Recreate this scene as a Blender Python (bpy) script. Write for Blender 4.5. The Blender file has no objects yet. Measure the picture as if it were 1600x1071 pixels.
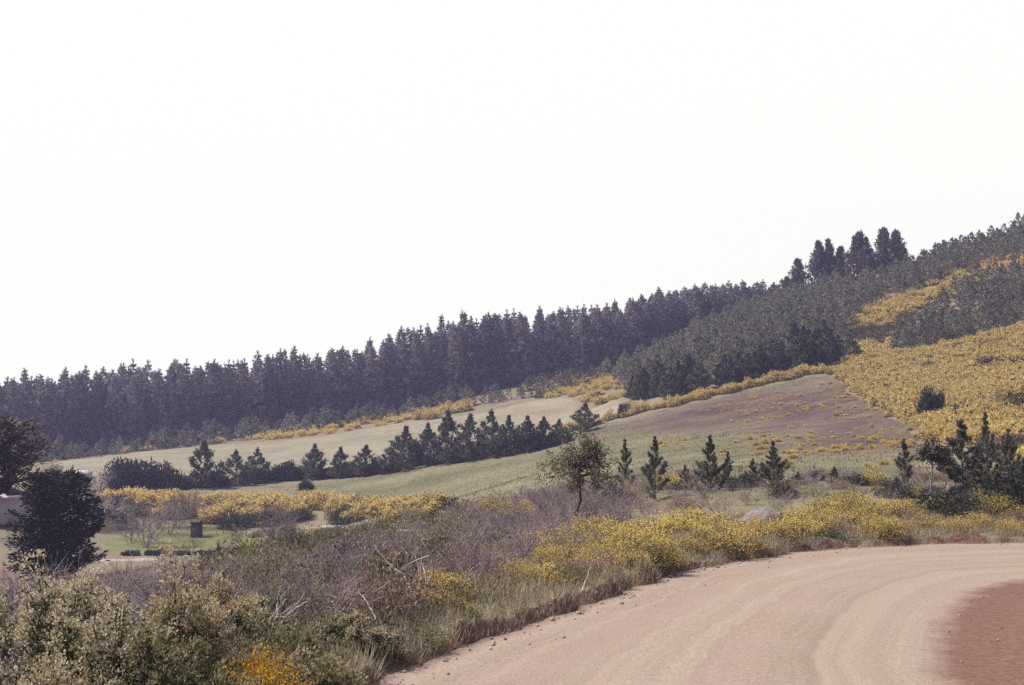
import bpy, bmesh, math
import numpy as np

# ---------------------------------------------------------------- camera, sky, sun, exposure
W_, H_, FPX = 1600.0, 1071.0, 2222.0            # photo size and focal length in photo pixels (50 mm on 36 mm)
CAM_H, HORIZON = 2.8, 700.0                      # eye height over the road, eye level in the photo
PITCH = math.atan((HORIZON - H_ / 2) / FPX)
scene = bpy.context.scene
C = scene.collection
cam_d = bpy.data.cameras.new('camera'); cam = bpy.data.objects.new('camera', cam_d); C.objects.link(cam)
cam.location = (0, 0, CAM_H); cam.rotation_euler = (math.pi / 2 + PITCH, 0, 0)
cam_d.sensor_width = 36.0; cam_d.lens = 36.0 * FPX / W_; cam_d.clip_end = 6000; cam_d.clip_start = 0.1
scene.camera = cam
SUN_EL, SUN_AZ = math.radians(54), math.radians(-82)     # azimuth from +Y (view direction), negative = to the left
sd = bpy.data.lights.new('sun', 'SUN'); sun = bpy.data.objects.new('sun', sd); C.objects.link(sun)
sd.energy = 5.0; sd.angle = math.radians(0.6); sd.color = (1.0, 0.93, 0.86)
sun.rotation_euler = (math.pi / 2 - SUN_EL, 0, math.pi - SUN_AZ)
sun.location = (-60, 40, 80)
world = bpy.data.worlds.new('World'); scene.world = world; world.use_nodes = True
wn = world.node_tree; wn.nodes.clear()
def wnode(t): return wn.nodes.new(t)
sky = wnode('ShaderNodeTexSky'); sky.sky_type = 'NISHITA'; sky.sun_disc = False
sky.sun_elevation = SUN_EL; sky.sun_rotation = SUN_AZ; sky.dust_density = 4.0; sky.air_density = 1.0; sky.ozone_density = 1.0
tc = wnode('ShaderNodeTexCoord'); sx = wnode('ShaderNodeSeparateXYZ'); wn.links.new(tc.outputs['Generated'], sx.inputs[0])
vr = wnode('ShaderNodeValToRGB'); wn.links.new(sx.outputs['Z'], vr.inputs[0])       # white veil added to brighten the low sky, fading upwards
vr.color_ramp.elements[0].position = 0.31; vr.color_ramp.elements[0].color = (1, 1, 1, 1)
vr.color_ramp.elements[1].position = 0.5; vr.color_ramp.elements[1].color = (0.05, 0.05, 0.05, 1)
mxw = wnode('ShaderNodeMix'); mxw.data_type = 'RGBA'
mrw = wnode('ShaderNodeMapRange'); mrw.inputs[1].default_value = -.1; mrw.inputs[2].default_value = .5; wn.links.new(sx.outputs['Y'], mrw.inputs[0])   # veil added only ahead, leaving the sky behind darker for less ambient light
muw = wnode('ShaderNodeMath'); muw.operation = 'MULTIPLY'; wn.links.new(vr.outputs[0], muw.inputs[0]); wn.links.new(mrw.outputs[0], muw.inputs[1])
wn.links.new(muw.outputs[0], mxw.inputs['Factor']); wn.links.new(sky.outputs[0], mxw.inputs['A'])
mxw.inputs['B'].default_value = (10.25, 10.3, 9.5, 1)
bg = wnode('ShaderNodeBackground'); bg.inputs['Strength'].default_value = 0.10
wo = wnode('ShaderNodeOutputWorld'); wn.links.new(mxw.outputs['Result'], bg.inputs[0]); wn.links.new(bg.outputs[0], wo.inputs[0])
scene.view_settings.view_transform = 'Standard'; scene.view_settings.look = 'None'
scene.view_settings.exposure = 0.1; scene.view_settings.gamma = 1.0
scene.render.engine = 'CYCLES'
scene.cycles.use_denoising = False     # keep the fine grain
scene.cycles.max_bounces = 6; scene.cycles.diffuse_bounces = 3; scene.cycles.transparent_max_bounces = 4
scene.cycles.volume_bounces = 1
scene.cycles.pixel_filter_type = 'BLACKMAN_HARRIS'; scene.cycles.filter_width = 1.5

# ---------------------------------------------------------------- maths helpers
def RNG(s): return np.random.default_rng(s)
def _hash(ix, iy, s):
    v = np.sin(ix * 127.1 + iy * 311.7 + s * 74.7) * 43758.5453
    return v - np.floor(v)
def vnoise(x, y, s=0):
    ix, iy = np.floor(x), np.floor(y); fx, fy = x - ix, y - iy
    fx = fx * fx * (3 - 2 * fx); fy = fy * fy * (3 - 2 * fy)
    a, b = _hash(ix, iy, s), _hash(ix + 1, iy, s); c, d = _hash(ix, iy + 1, s), _hash(ix + 1, iy + 1, s)
    return (a * (1 - fx) + b * fx) * (1 - fy) + (c * (1 - fx) + d * fx) * fy
def fbm(x, y, s=0, o=3):
    t = 0; a = 0.5
    for k in range(o):
        t = t + a * vnoise(x * 2 ** k, y * 2 ** k, s + k); a *= 0.5
    return t
def sstep(a, b, x):
    t = np.clip((x - a) / (b - a), 0, 1); return t * t * (3 - 2 * t)
def ray(px, py):
    u = (px - W_ / 2) / FPX; v = -(py - H_ / 2) / FPX
    c, s = math.cos(PITCH), math.sin(PITCH)
    return u, c - v * s, s + v * c              # x, y(depth), z
def at(px, py, D):
    u, f, w = ray(px, py); k = D / f
    return (u * k, D, CAM_H + w * k)
def xz(px, D):                                   # x for pixel column near the horizon at depth D
    return (px - W_ / 2) / FPX * D * (1.0 / ray(px, HORIZON)[1])

# ---------------------------------------------------------------- terrain height field
ctrl = []
for px, py, D in [
    (500,766,183),(700,788,118),(700,720,190),(930,668,192),(1100,628,192),(1310,588,190),(1000,700,125),(1200,680,130),(1300,640,160),
    (1400,690,115),(1430,660,130),(1340,560,205),(1600,520,190),(1600,620,130),(1600,700,90),(1450,600,165),(1500,650,125),
    (1400,550,220),(1600,430,235),(1600,368,290),(1420,434,300),(1330,490,250),(1225,480,308),(1150,505,288),(1100,545,245),(1050,590,215),
    (1000,582,260),(960,600,280),(950,588,310),(800,604,310),(600,652,305),(450,674,300),(300,694,295),(100,718,285),(-100,738,280),
    (200,720,235),(400,712,240),(600,678,245),(800,642,250),(960,632,240),(300,757,195),(450,750,200),(650,730,200),(850,690,205),
    (200,850,145),(350,835,155),(400,855,140),(300,872,130),(200,890,112),(200,800,168),(450,805,165),(640,805,140),(85,905,100),(0,900,100),
    (-150,800,150),(600,880,38),(450,905,45),(400,850,85),(550,840,95),(680,830,75),(800,800,62),(900,790,58),(300,935,45),(200,922,55),(0,955,45),
    (1750,300,300),(1900,250,300),(1800,480,200),(1900,560,140)]:
    ctrl.append(at(px, py, D))
for px, D, z in [(1020,60,.9),(1200,60,1.0),(1450,58,1.1),(1600,58,1.3),(1000,76,1.3),(1400,76,1.3),(850,82,.3),(330,20,.1),(100,13,.2),(450,20,.1),
    (-200,13,-.2),(-150,40,-2.4),(0,60,-3.5),(200,60,-3.5),(0,80,-5.1),(200,80,-5.3),(350,76,-4.3),(350,60,-2.9),(-150,70,-4.6),(430,70,-2.9),(1100,50,.3),(1300,50,.4),(1600,50,.5),(1600,345,44),(1420,350,36),(1220,365,30),(1100,350,27),(950,370,22),(800,345,19.5),(700,342,16.3),(900,345,21.5),
    (600,370,12),(100,360,3),(-150,360,0),(1000,420,22),(1700,420,46),(300,450,6),(-100,900,-5),(800,900,10),(1600,900,25)]:
    ctrl.append((xz(px, D), D, z))
ctrl += [(-3,5,0),(3,5,0),(-2.6,12,0.05),(6,12,0),(-.5,20,.12),(8,20,0),(2.5,28,.12),(4,32,.1),(12,30,0),(14,41,.05),(25,41,.05),(40,40,.2),(20,25,.4),(15,12,.7),
         (30,28,1.0),(-20,-30,-.5),(20,-30,1.5),(70,0,4),(-80,0,-5),(0,-80,0),(90,60,3),(-150,100,-5),(-230,250,-4),(200,150,22),(230,300,60)]
ctrl = np.array(ctrl, float)
CS = 9.0
def _phi(d2): return np.sqrt(d2 + CS * CS)
_A = _phi(((ctrl[:, None, :2] - ctrl[None, :, :2]) ** 2).sum(-1)); n_ = len(ctrl)
_M = np.zeros((n_ + 1, n_ + 1)); _M[:n_, :n_] = _A - np.eye(n_) * 0.6; _M[:n_, n_] = 1; _M[n_, :n_] = 1
_w = np.linalg.solve(_M, np.append(ctrl[:, 2], 0))
def rbf(x, y):
    x = np.asarray(x, float); y = np.asarray(y, float); sh = x.shape; x = x.ravel(); y = y.ravel(); out = np.empty(len(x))
    for i in range(0, len(x), 40000):
        d2 = (x[i:i+40000, None] - ctrl[None, :, 0]) ** 2 + (y[i:i+40000, None] - ctrl[None, :, 1]) ** 2
        out[i:i+40000] = _phi(d2) @ _w[:n_] + _w[n_]
    return out.reshape(sh)

# road: outer (left) edge, inner edge, far side of the red shoulder
def g0(px, py): 
    u, f, w = ray(px, py); k = -CAM_H / w; return (u * k, f * k)
def resample(P, n, smooth=0):
    P = np.array(P, float); 
    for _ in range(3):                                # chaikin
        Q = np.empty((2 * len(P), 2)); Q[0::2] = .75 * P + .25 * np.roll(P, -1, 0); Q[1::2] = .25 * P + .75 * np.roll(P, -1, 0)
        P = np.vstack([P[:1], Q[:-2], P[-1:]])
    s = np.r_[0, np.cumsum(np.hypot(*np.diff(P, axis=0).T))]; t = np.linspace(0, s[-1], n)
    return np.c_[np.interp(t, s, P[:, 0]), np.interp(t, s, P[:, 1])], t
OUT, out_s = resample([(-4.0,-14),(-3.4,-6),(-3.0,2),(-2.5,10)] + [g0(*p) for p in [(560,1071),(640,1043),(700,1021),(800,984),(900,950),(1000,916),(1100,888),(1200,870),(1300,858),(1400,853),(1500,850),(1600,849)]] + [(20,41.5),(28,40),(40,35),(50,28)], 500)
INN, _ = resample([(5.2,-14),(5.0,-6),(4.9,2),(4.8,10)] + [g0(*p) for p in [(1470,1071),(1462,1040),(1460,1000),(1480,955),(1520,922),(1600,905)]] + [(16,31),(24,30),(36,26),(46,20)], 500)
SHO, _ = resample([(12,-14),(11,-6),(10.5,2),(10.5,10),(11.5,15),(13,19),(16,22),(22,22.5),(32,19),(42,13)], 500)
_nv = np.gradient(OUT, axis=0); _nv = np.c_[-_nv[:, 1], _nv[:, 0]] / np.hypot(_nv[:, 0], _nv[:, 1])[:, None]
OUTJ = OUT + _nv * ((fbm(out_s * .55, out_s * 0, 5, 4) - .47) * 1.1)[:, None]     # ragged left edge
def inpoly(x, y, P):
    c = np.zeros(np.shape(x), bool); n = len(P); j = n - 1
    for i in range(n):
        xi, yi = P[i]; xj, yj = P[j]
        if yi != yj: c ^= ((yi > y) != (yj > y)) & (x < (xj - xi) * (y - yi) / (yj - yi) + xi)
        j = i
    return c
def dpoly(x, y, P):                                   # distance to an open polyline
    d = np.full(np.shape(x), 1e9)
    for (ax, ay), (bx, by) in zip(P[:-1], P[1:]):
        vx, vy = bx - ax, by - ay; L = vx * vx + vy * vy + 1e-12
        t = np.clip(((x - ax) * vx + (y - ay) * vy) / L, 0, 1)
        d = np.minimum(d, (x - ax - t * vx) ** 2 + (y - ay - t * vy) ** 2)
    return np.sqrt(d)
RP = np.vstack([OUTJ[::3], SHO[::-6]])
def height(x, y):
    x = np.asarray(x, float); y = np.asarray(y, float); z = rbf(x, y)
    far = sstep(60, 160, y)
    z = z + (fbm(x * .05, y * .05, 11) - .44) * .6 * far + (fbm(x * .35, y * .35, 3) - .44) * .22 * (1 - far)
    near = (x > -16) & (x < 62) & (y > -25) & (y < 60)
    if near.any():
        xn, yn, zn = x[near], y[near], z[near]
        ins = inpoly(xn, yn, RP); so = dpoly(xn, yn, OUTJ[::3]); ss = dpoly(xn, yn, SHO[::6]); s = np.minimum(so, ss)
        lip = .14 + .55 * np.clip(fbm(xn * .7, yn * .7, 21) - .33, 0, 1)
        lip = np.where(so < ss, lip, .05)
        zo = lip * sstep(.0, .22, s) * (1 - sstep(1.5, 5, s)) + zn * sstep(.6, 7, s) + sstep(.05, .4, s) * (fbm(xn * 2.2, yn * 2.2, 8) - .44) * .18
        z[near] = np.where(ins, -.10 * sstep(0, .15, s), zo)
    return z
def hz(x, y): return float(height(np.array([x]), np.array([y]))[0])
_DS = np.geomspace(7, 620, 1500)
def G(px, py):                                        # where the sight line through a photo pixel meets the ground
    u, f, w = ray(px, py); k = _DS / f
    hh = height(u * k, _DS); zz = CAM_H + w * k
    i = np.argmax(hh > zz) if (hh > zz).any() else np.argmin(zz - hh)
    return float(u * k[i]), float(_DS[i]), float(hh[i])
def onD(px, D):
    x = xz(px, D); return x, D, hz(x, D)
def wpoly(pts): return np.array([G(*p)[:2] for p in pts])
def sample_poly(P, n, rng, dmin=0.0, tries=40):
    lo, hi = P.min(0), P.max(0); out = []
    cand = lo + (hi - lo) * rng.random((n * tries, 2)); cand = cand[inpoly(cand[:, 0], cand[:, 1], P)]
    if dmin <= 0: return cand[:n]
    cell = {}
    for p in cand:
        k = (int(p[0] // dmin), int(p[1] // dmin)); ok = True
        for a in (-1, 0, 1):
            for b in (-1, 0, 1):
                for q in cell.get((k[0] + a, k[1] + b), ()):
                    if (p[0]-q[0])**2 + (p[1]-q[1])**2 < dmin * dmin: ok = False
        if ok: cell.setdefault(k, []).append(p); out.append(p)
        if len(out) >= n: break
    return np.array(out)

# ---------------------------------------------------------------- mesh helpers
def unit(v): return v / (np.linalg.norm(v, axis=-1, keepdims=True) + 1e-9)
class MB:
    def __init__(s): s.v = []; s.f = []; s.m = []; s.n = 0
    def add(s, v, f, m=0):
        v = np.asarray(v, float); f = np.asarray(f, int); s.v.append(v); s.f.append(f + s.n); s.n += len(v)
        s.m.append(np.full(len(f), m) if np.isscalar(m) else np.asarray(m))
    def leaves(s, c, d, L, Wd, rng, m=0, up=0.0):
        """rhombic leaves / needle sprays: base c, direction d, length L, width Wd"""
        n = len(c); d = unit(d); r = rng.normal(size=(n, 3)); r[:, 2] *= (1 - up)
        sd_ = unit(np.cross(d, r)); L = np.broadcast_to(L, n)[:, None]; Wd = np.broadcast_to(Wd, n)[:, None]
        mid = c + d * L * .5
        v = np.stack([c, mid + sd_ * Wd * .5, c + d * L, mid - sd_ * Wd * .5], 1).reshape(-1, 3)
        s.add(v, np.arange(4 * n).reshape(n, 4), m)
    def tube(s, P, R, k=5, m=0):
        P = np.asarray(P, float); R = np.broadcast_to(R, len(P)); t = unit(np.gradient(P, axis=0))
        a = np.where(np.abs(t[:, 2:3]) > .9, [[1, 0, 0]], [[0, 0, 1]]); u = unit(np.cross(t, a)); w = np.cross(t, u)
        th = np.arange(k) * 2 * math.pi / k
        v = (P[:, None] + R[:, None, None] * (np.cos(th)[None, :, None] * u[:, None] + np.sin(th)[None, :, None] * w[:, None])).reshape(-1, 3)
        n = len(P); i, j = np.meshgrid(np.arange(n - 1), np.arange(k), indexing='ij'); j2 = (j + 1) % k
        s.add(v, np.stack([i*k+j, i*k+j2, (i+1)*k+j2, (i+1)*k+j], -1).reshape(-1, 4), m)
    def box(s, lo, hi, m=0):
        x0, y0, z0 = lo; x1, y1, z1 = hi
        s.add([(x0,y0,z0),(x1,y0,z0),(x1,y1,z0),(x0,y1,z0),(x0,y0,z1),(x1,y0,z1),(x1,y1,z1),(x0,y1,z1)],
              [(3,2,1,0),(4,5,6,7),(0,1,5,4),(1,2,6,5),(2,3,7,6),(3,0,4,7)], m)
    def join(s, o, M=None, off=(0,0,0), m=None):
        for v, f, mm in zip(o.v, o.f, o.m):
            pass
        v = np.vstack(o.v); f = np.vstack(o.f); mm = np.concatenate(o.m)
        if M is not None: v = v @ np.asarray(M).T
        s.add(v + np.asarray(off), f, mm if m is None else m)
    def mesh(s, name, mats, smooth=False):
        me = bpy.data.meshes.new(name); v = np.vstack(s.v); f = np.vstack(s.f); n = len(f)
        me.vertices.add(len(v)); me.vertices.foreach_set('co', v.ravel())
        me.loops.add(4 * n); me.loops.foreach_set('vertex_index', f.ravel().astype(np.int32))
        me.polygons.add(n); me.polygons.foreach_set('loop_start', np.arange(0, 4 * n, 4, dtype=np.int32))
        me.polygons.foreach_set('material_index', np.concatenate(s.m).astype(np.int32))
        if smooth: me.polygons.foreach_set('use_smooth', np.ones(n, bool))
        for m in mats: me.materials.append(m)
        me.update(); me.validate(); return me
def link(name, me, parent=None, loc=(0, 0, 0)):
    o = bpy.data.objects.new(name, me); C.objects.link(o); o.location = loc
    if parent: o.parent = parent
    return o
def tag(o, label, cat, group=None, kind=None):
    o['label'] = label; o['category'] = cat
    if group: o['group'] = group
    if kind: o['kind'] = kind
    return o
def structure(o): o['kind'] = 'structure'; return o
def rotz(a): c, s = math.cos(a), math.sin(a); return np.array([[c, -s, 0], [s, c, 0], [0, 0, 1]])

# ---------------------------------------------------------------- materials
def _mat(name):
    m = bpy.data.materials.new(name); m.use_nodes = True; nt = m.node_tree; nt.nodes.clear()
    out = nt.nodes.new('ShaderNodeOutputMaterial'); return m, nt, out
def _ramp(nt, cols, interp='LINEAR'):
    r = nt.nodes.new('ShaderNodeValToRGB'); e = r.color_ramp.elements; r.color_ramp.interpolation = interp
    while len(e) < len(cols): e.new(0.5)
    for i, c in enumerate(cols): e[i].position = i / max(1, len(cols) - 1); e[i].color = (*c, 1)
    return r
def leaf_mat(name, cols, transl=0.25, objvar=0.25, rough=0.7):
    m, nt, out = _mat(name); g = nt.nodes.new('ShaderNodeNewGeometry'); r = _ramp(nt, cols)
    nt.links.new(g.outputs['Random Per Island'], r.inputs[0])
    oi = nt.nodes.new('ShaderNodeObjectInfo'); mr = nt.nodes.new('ShaderNodeMapRange'); nt.links.new(oi.outputs['Random'], mr.inputs[0])
    mr.inputs[3].default_value = 1 - objvar; mr.inputs[4].default_value = 1 + objvar
    hs = nt.nodes.new('ShaderNodeHueSaturation'); nt.links.new(r.outputs[0], hs.inputs['Color']); nt.links.new(mr.outputs[0], hs.inputs['Value'])
    p = nt.nodes.new('ShaderNodeBsdfPrincipled'); p.inputs['Roughness'].default_value = rough; p.inputs['Specular IOR Level'].default_value = .25
    nt.links.new(hs.outputs[0], p.inputs['Base Color'])
    t = nt.nodes.new('ShaderNodeBsdfTranslucent'); nt.links.new(hs.outputs[0], t.inputs[0])
    mx = nt.nodes.new('ShaderNodeMixShader'); mx.inputs[0].default_value = transl
    nt.links.new(p.outputs[0], mx.inputs[1]); nt.links.new(t.outputs[0], mx.inputs[2]); nt.links.new(mx.outputs[0], out.inputs[0]); return m
def noise_mat(name, cols, scale=1.0, detail=6, rough=.9, bump=0.0, bscale=None, dist=.02, coord='Object', second=None):
    """ramp over world-size noise, optional finer second noise multiplied in, optional bump"""
    m, nt, out = _mat(name); tc = nt.nodes.new('ShaderNodeTexCoord'); n = nt.nodes.new('ShaderNodeTexNoise')
    nt.links.new(tc.outputs[coord], n.inputs['Vector']); n.inputs['Scale'].default_value = scale; n.inputs['Detail'].default_value = detail
    mr = nt.nodes.new('ShaderNodeMapRange'); mr.inputs[1].default_value = .3; mr.inputs[2].default_value = .7; nt.links.new(n.outputs[0], mr.inputs[0])
    r = _ramp(nt, cols); nt.links.new(mr.outputs[0], r.inputs[0]); col = r.outputs[0]
    if second:
        n2 = nt.nodes.new('ShaderNodeTexNoise'); nt.links.new(tc.outputs[coord], n2.inputs['Vector']); n2.inputs['Scale'].default_value = second[0]; n2.inputs['Detail'].default_value = 5
        m2 = nt.nodes.new('ShaderNodeMapRange'); m2.inputs[1].default_value = .3; m2.inputs[2].default_value = .7; m2.inputs[3].default_value = 1 - second[1]; m2.inputs[4].default_value = 1 + second[1]
        nt.links.new(n2.outputs[0], m2.inputs[0]); hs = nt.nodes.new('ShaderNodeHueSaturation'); nt.links.new(col, hs.inputs['Color']); nt.links.new(m2.outputs[0], hs.inputs['Value']); col = hs.outputs[0]
    p = nt.nodes.new('ShaderNodeBsdfPrincipled'); p.inputs['Roughness'].default_value = rough; p.inputs['Specular IOR Level'].default_value = .2
    nt.links.new(col, p.inputs['Base Color'])
    if bump:
        b = nt.nodes.new('ShaderNodeBump'); b.inputs['Strength'].default_value = bump; b.inputs['Distance'].default_value = dist
        n3 = nt.nodes.new('ShaderNodeTexNoise'); nt.links.new(tc.outputs[coord], n3.inputs['Vector']); n3.inputs['Scale'].default_value = bscale or scale * 6; n3.inputs['Detail'].default_value = 6
        nt.links.new(n3.outputs[0], b.inputs['Height']); nt.links.new(b.outputs[0], p.inputs['Normal'])
    nt.links.new(p.outputs[0], out.inputs[0]); return m

M_bark = noise_mat('bark', [(.07,.05,.04),(.16,.12,.10)], 3, bump=.4)
M_palebark = noise_mat('pale_bark', [(.30,.24,.22),(.55,.48,.44)], 6)
M_deadwood = noise_mat('bleached_wood', [(.42,.35,.34),(.66,.58,.56)], 5)
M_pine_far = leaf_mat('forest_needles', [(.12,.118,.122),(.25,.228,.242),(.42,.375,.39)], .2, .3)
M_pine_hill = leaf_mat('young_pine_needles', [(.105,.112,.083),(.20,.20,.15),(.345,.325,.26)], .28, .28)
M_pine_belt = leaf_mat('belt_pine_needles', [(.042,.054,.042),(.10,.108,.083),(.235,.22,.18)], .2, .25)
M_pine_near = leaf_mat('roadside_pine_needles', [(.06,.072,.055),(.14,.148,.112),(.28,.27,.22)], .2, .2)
M_euc = leaf_mat('gum_leaves', [(.075,.065,.062),(.12,.10,.095),(.17,.14,.13)], .25, .15)
M_cyp = leaf_mat('cypress_foliage', [(.010,.015,.012),(.02,.027,.021),(.06,.06,.05)], .1, .1)
M_cyp_tip = leaf_mat('cypress_brown_tips', [(.07,.06,.05),(.19,.11,.09),(.32,.19,.16)], .2, .15)
M_gorse_g = leaf_mat('gorse_spines', [(.085,.08,.045),(.15,.13,.075),(.22,.185,.11)], .2, .2)
M_gorse_y = leaf_mat('gorse_flowers', [(.60,.46,.165),(.73,.57,.22),(.83,.68,.31)], .45, .10)
M_gorse_near = leaf_mat('broom_flowers', [(.58,.42,.11),(.76,.575,.17),(.84,.68,.28)], .45, .12)
M_bushdk = leaf_mat('dark_bush_leaves', [(.02,.028,.022),(.045,.05,.038),(.09,.082,.065)], .2, .2)
M_olive = leaf_mat('olive_leaves', [(.062,.065,.03),(.165,.155,.075),(.35,.305,.17)], .35, .2)
M_shrubin = leaf_mat('shrub_inner_leaves', [(.028,.04,.015),(.072,.082,.032),(.15,.145,.07)], .2, .1)
M_bud = leaf_mat('pale_buds', [(.38,.32,.20),(.55,.47,.32),(.72,.64,.50)], .35, .08)
M_brush = leaf_mat('dead_brush_twigs', [(.17,.122,.13),(.34,.258,.268),(.58,.485,.495)], .05, .2)
M_bracken = leaf_mat('dead_bracken', [(.19,.13,.10),(.31,.22,.175),(.44,.34,.27)], .3, .2)
M_grass = leaf_mat('verge_grass', [(.18,.155,.10),(.35,.295,.205),(.53,.455,.345)], .4, .1)
M_pgrass = leaf_mat('paddock_tufts', [(.12,.11,.065),(.20,.18,.11),(.30,.26,.18)], .3, .1)
M_sage = leaf_mat('sage_leaves', [(.115,.11,.052),(.24,.22,.115),(.42,.36,.22)], .35, .1)
M_orch = leaf_mat('bare_orchard_twigs', [(.17,.13,.13),(.30,.24,.245)], .05, .15)
M_cream = leaf_mat('cream_blossom', [(.34,.29,.24),(.55,.48,.40)], .3, .1)
M_tree = leaf_mat('verge_tree_leaves', [(.07,.075,.042),(.18,.165,.10),(.40,.34,.235)], .3, .1)

# ---------------------------------------------------------------- ground
def soil_ground():
    m, nt, out = _mat('ground_litter'); tc = nt.nodes.new('ShaderNodeTexCoord')
    def noise(sc, d=6):
        n = nt.nodes.new('ShaderNodeTexNoise'); nt.links.new(tc.outputs['Object'], n.inputs['Vector']); n.inputs['Scale'].default_value = sc; n.inputs['Detail'].default_value = d; return n
    r = _ramp(nt, [(.15,.11,.085),(.22,.18,.12),(.20,.18,.11),(.28,.215,.165)]); n1 = noise(.22)
    mr = nt.nodes.new('ShaderNodeMapRange'); mr.inputs[1].default_value = .3; mr.inputs[2].default_value = .7; nt.links.new(n1.outputs[0], mr.inputs[0]); nt.links.new(mr.outputs[0], r.inputs[0])
    n2 = noise(5); hs = nt.nodes.new('ShaderNodeHueSaturation'); m2 = nt.nodes.new('ShaderNodeMapRange'); m2.inputs[3].default_value = .5; m2.inputs[4].default_value = 1.5
    nt.links.new(n2.outputs[0], m2.inputs[0]); nt.links.new(m2.outputs[0], hs.inputs['Value']); nt.links.new(r.outputs[0], hs.inputs['Color'])
    g = nt.nodes.new('ShaderNodeNewGeometry'); sp = nt.nodes.new('ShaderNodeSeparateXYZ'); nt.links.new(g.outputs['True Normal'], sp.inputs[0])
    st = nt.nodes.new('ShaderNodeMapRange'); st.inputs[1].default_value = .93; st.inputs[2].default_value = .75; nt.links.new(sp.outputs['Z'], st.inputs[0])
    mx = nt.nodes.new('ShaderNodeMix'); mx.data_type = 'RGBA'; nt.links.new(st.outputs[0], mx.inputs['Factor']); nt.links.new(hs.outputs[0], mx.inputs['A'])
    r2 = _ramp(nt, [(.09,.045,.035),(.21,.12,.09)]); n4 = noise(9); nt.links.new(n4.outputs[0], r2.inputs[0]); nt.links.new(r2.outputs[0], mx.inputs['B'])
    p = nt.nodes.new('ShaderNodeBsdfPrincipled'); p.inputs['Roughness'].default_value = .95; p.inputs['Specular IOR Level'].default_value = .1
    nt.links.new(mx.outputs['Result'], p.inputs['Base Color'])
    b = nt.nodes.new('ShaderNodeBump'); b.inputs['Strength'].default_value = .6; b.inputs['Distance'].default_value = .06; n3 = noise(14); nt.links.new(n3.outputs[0], b.inputs['Height']); nt.links.new(b.outputs[0], p.inputs['Normal'])
    nt.links.new(p.outputs[0], out.inputs[0]); return m
ang = np.concatenate([np.linspace(-100, -27, 90)[:-1], np.linspace(-27, 27, 430), np.linspace(27, 100, 90)[1:]]) * math.pi / 180
rad = np.concatenate([[0.5], np.geomspace(2, 70, 400)[:-1], np.geomspace(70, 470, 170)])
OY = -6.0
AA, RR = np.meshgrid(ang, rad, indexing='ij'); gx = RR * np.sin(AA); gy = OY + RR * np.cos(AA)
gz = height(gx, gy); gz = np.minimum(gz, 72)
na, nr = gx.shape; i, j = np.meshgrid(np.arange(na - 1), np.arange(nr - 1), indexing='ij')
mb = MB(); mb.add(np.stack([gx, gy, gz], -1).reshape(-1, 3), np.stack([i*nr+j, i*nr+j+1, (i+1)*nr+j+1, (i+1)*nr+j], -1).reshape(-1, 4))
structure(link('ground', mb.mesh('ground', [soil_ground()], True)))

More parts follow.
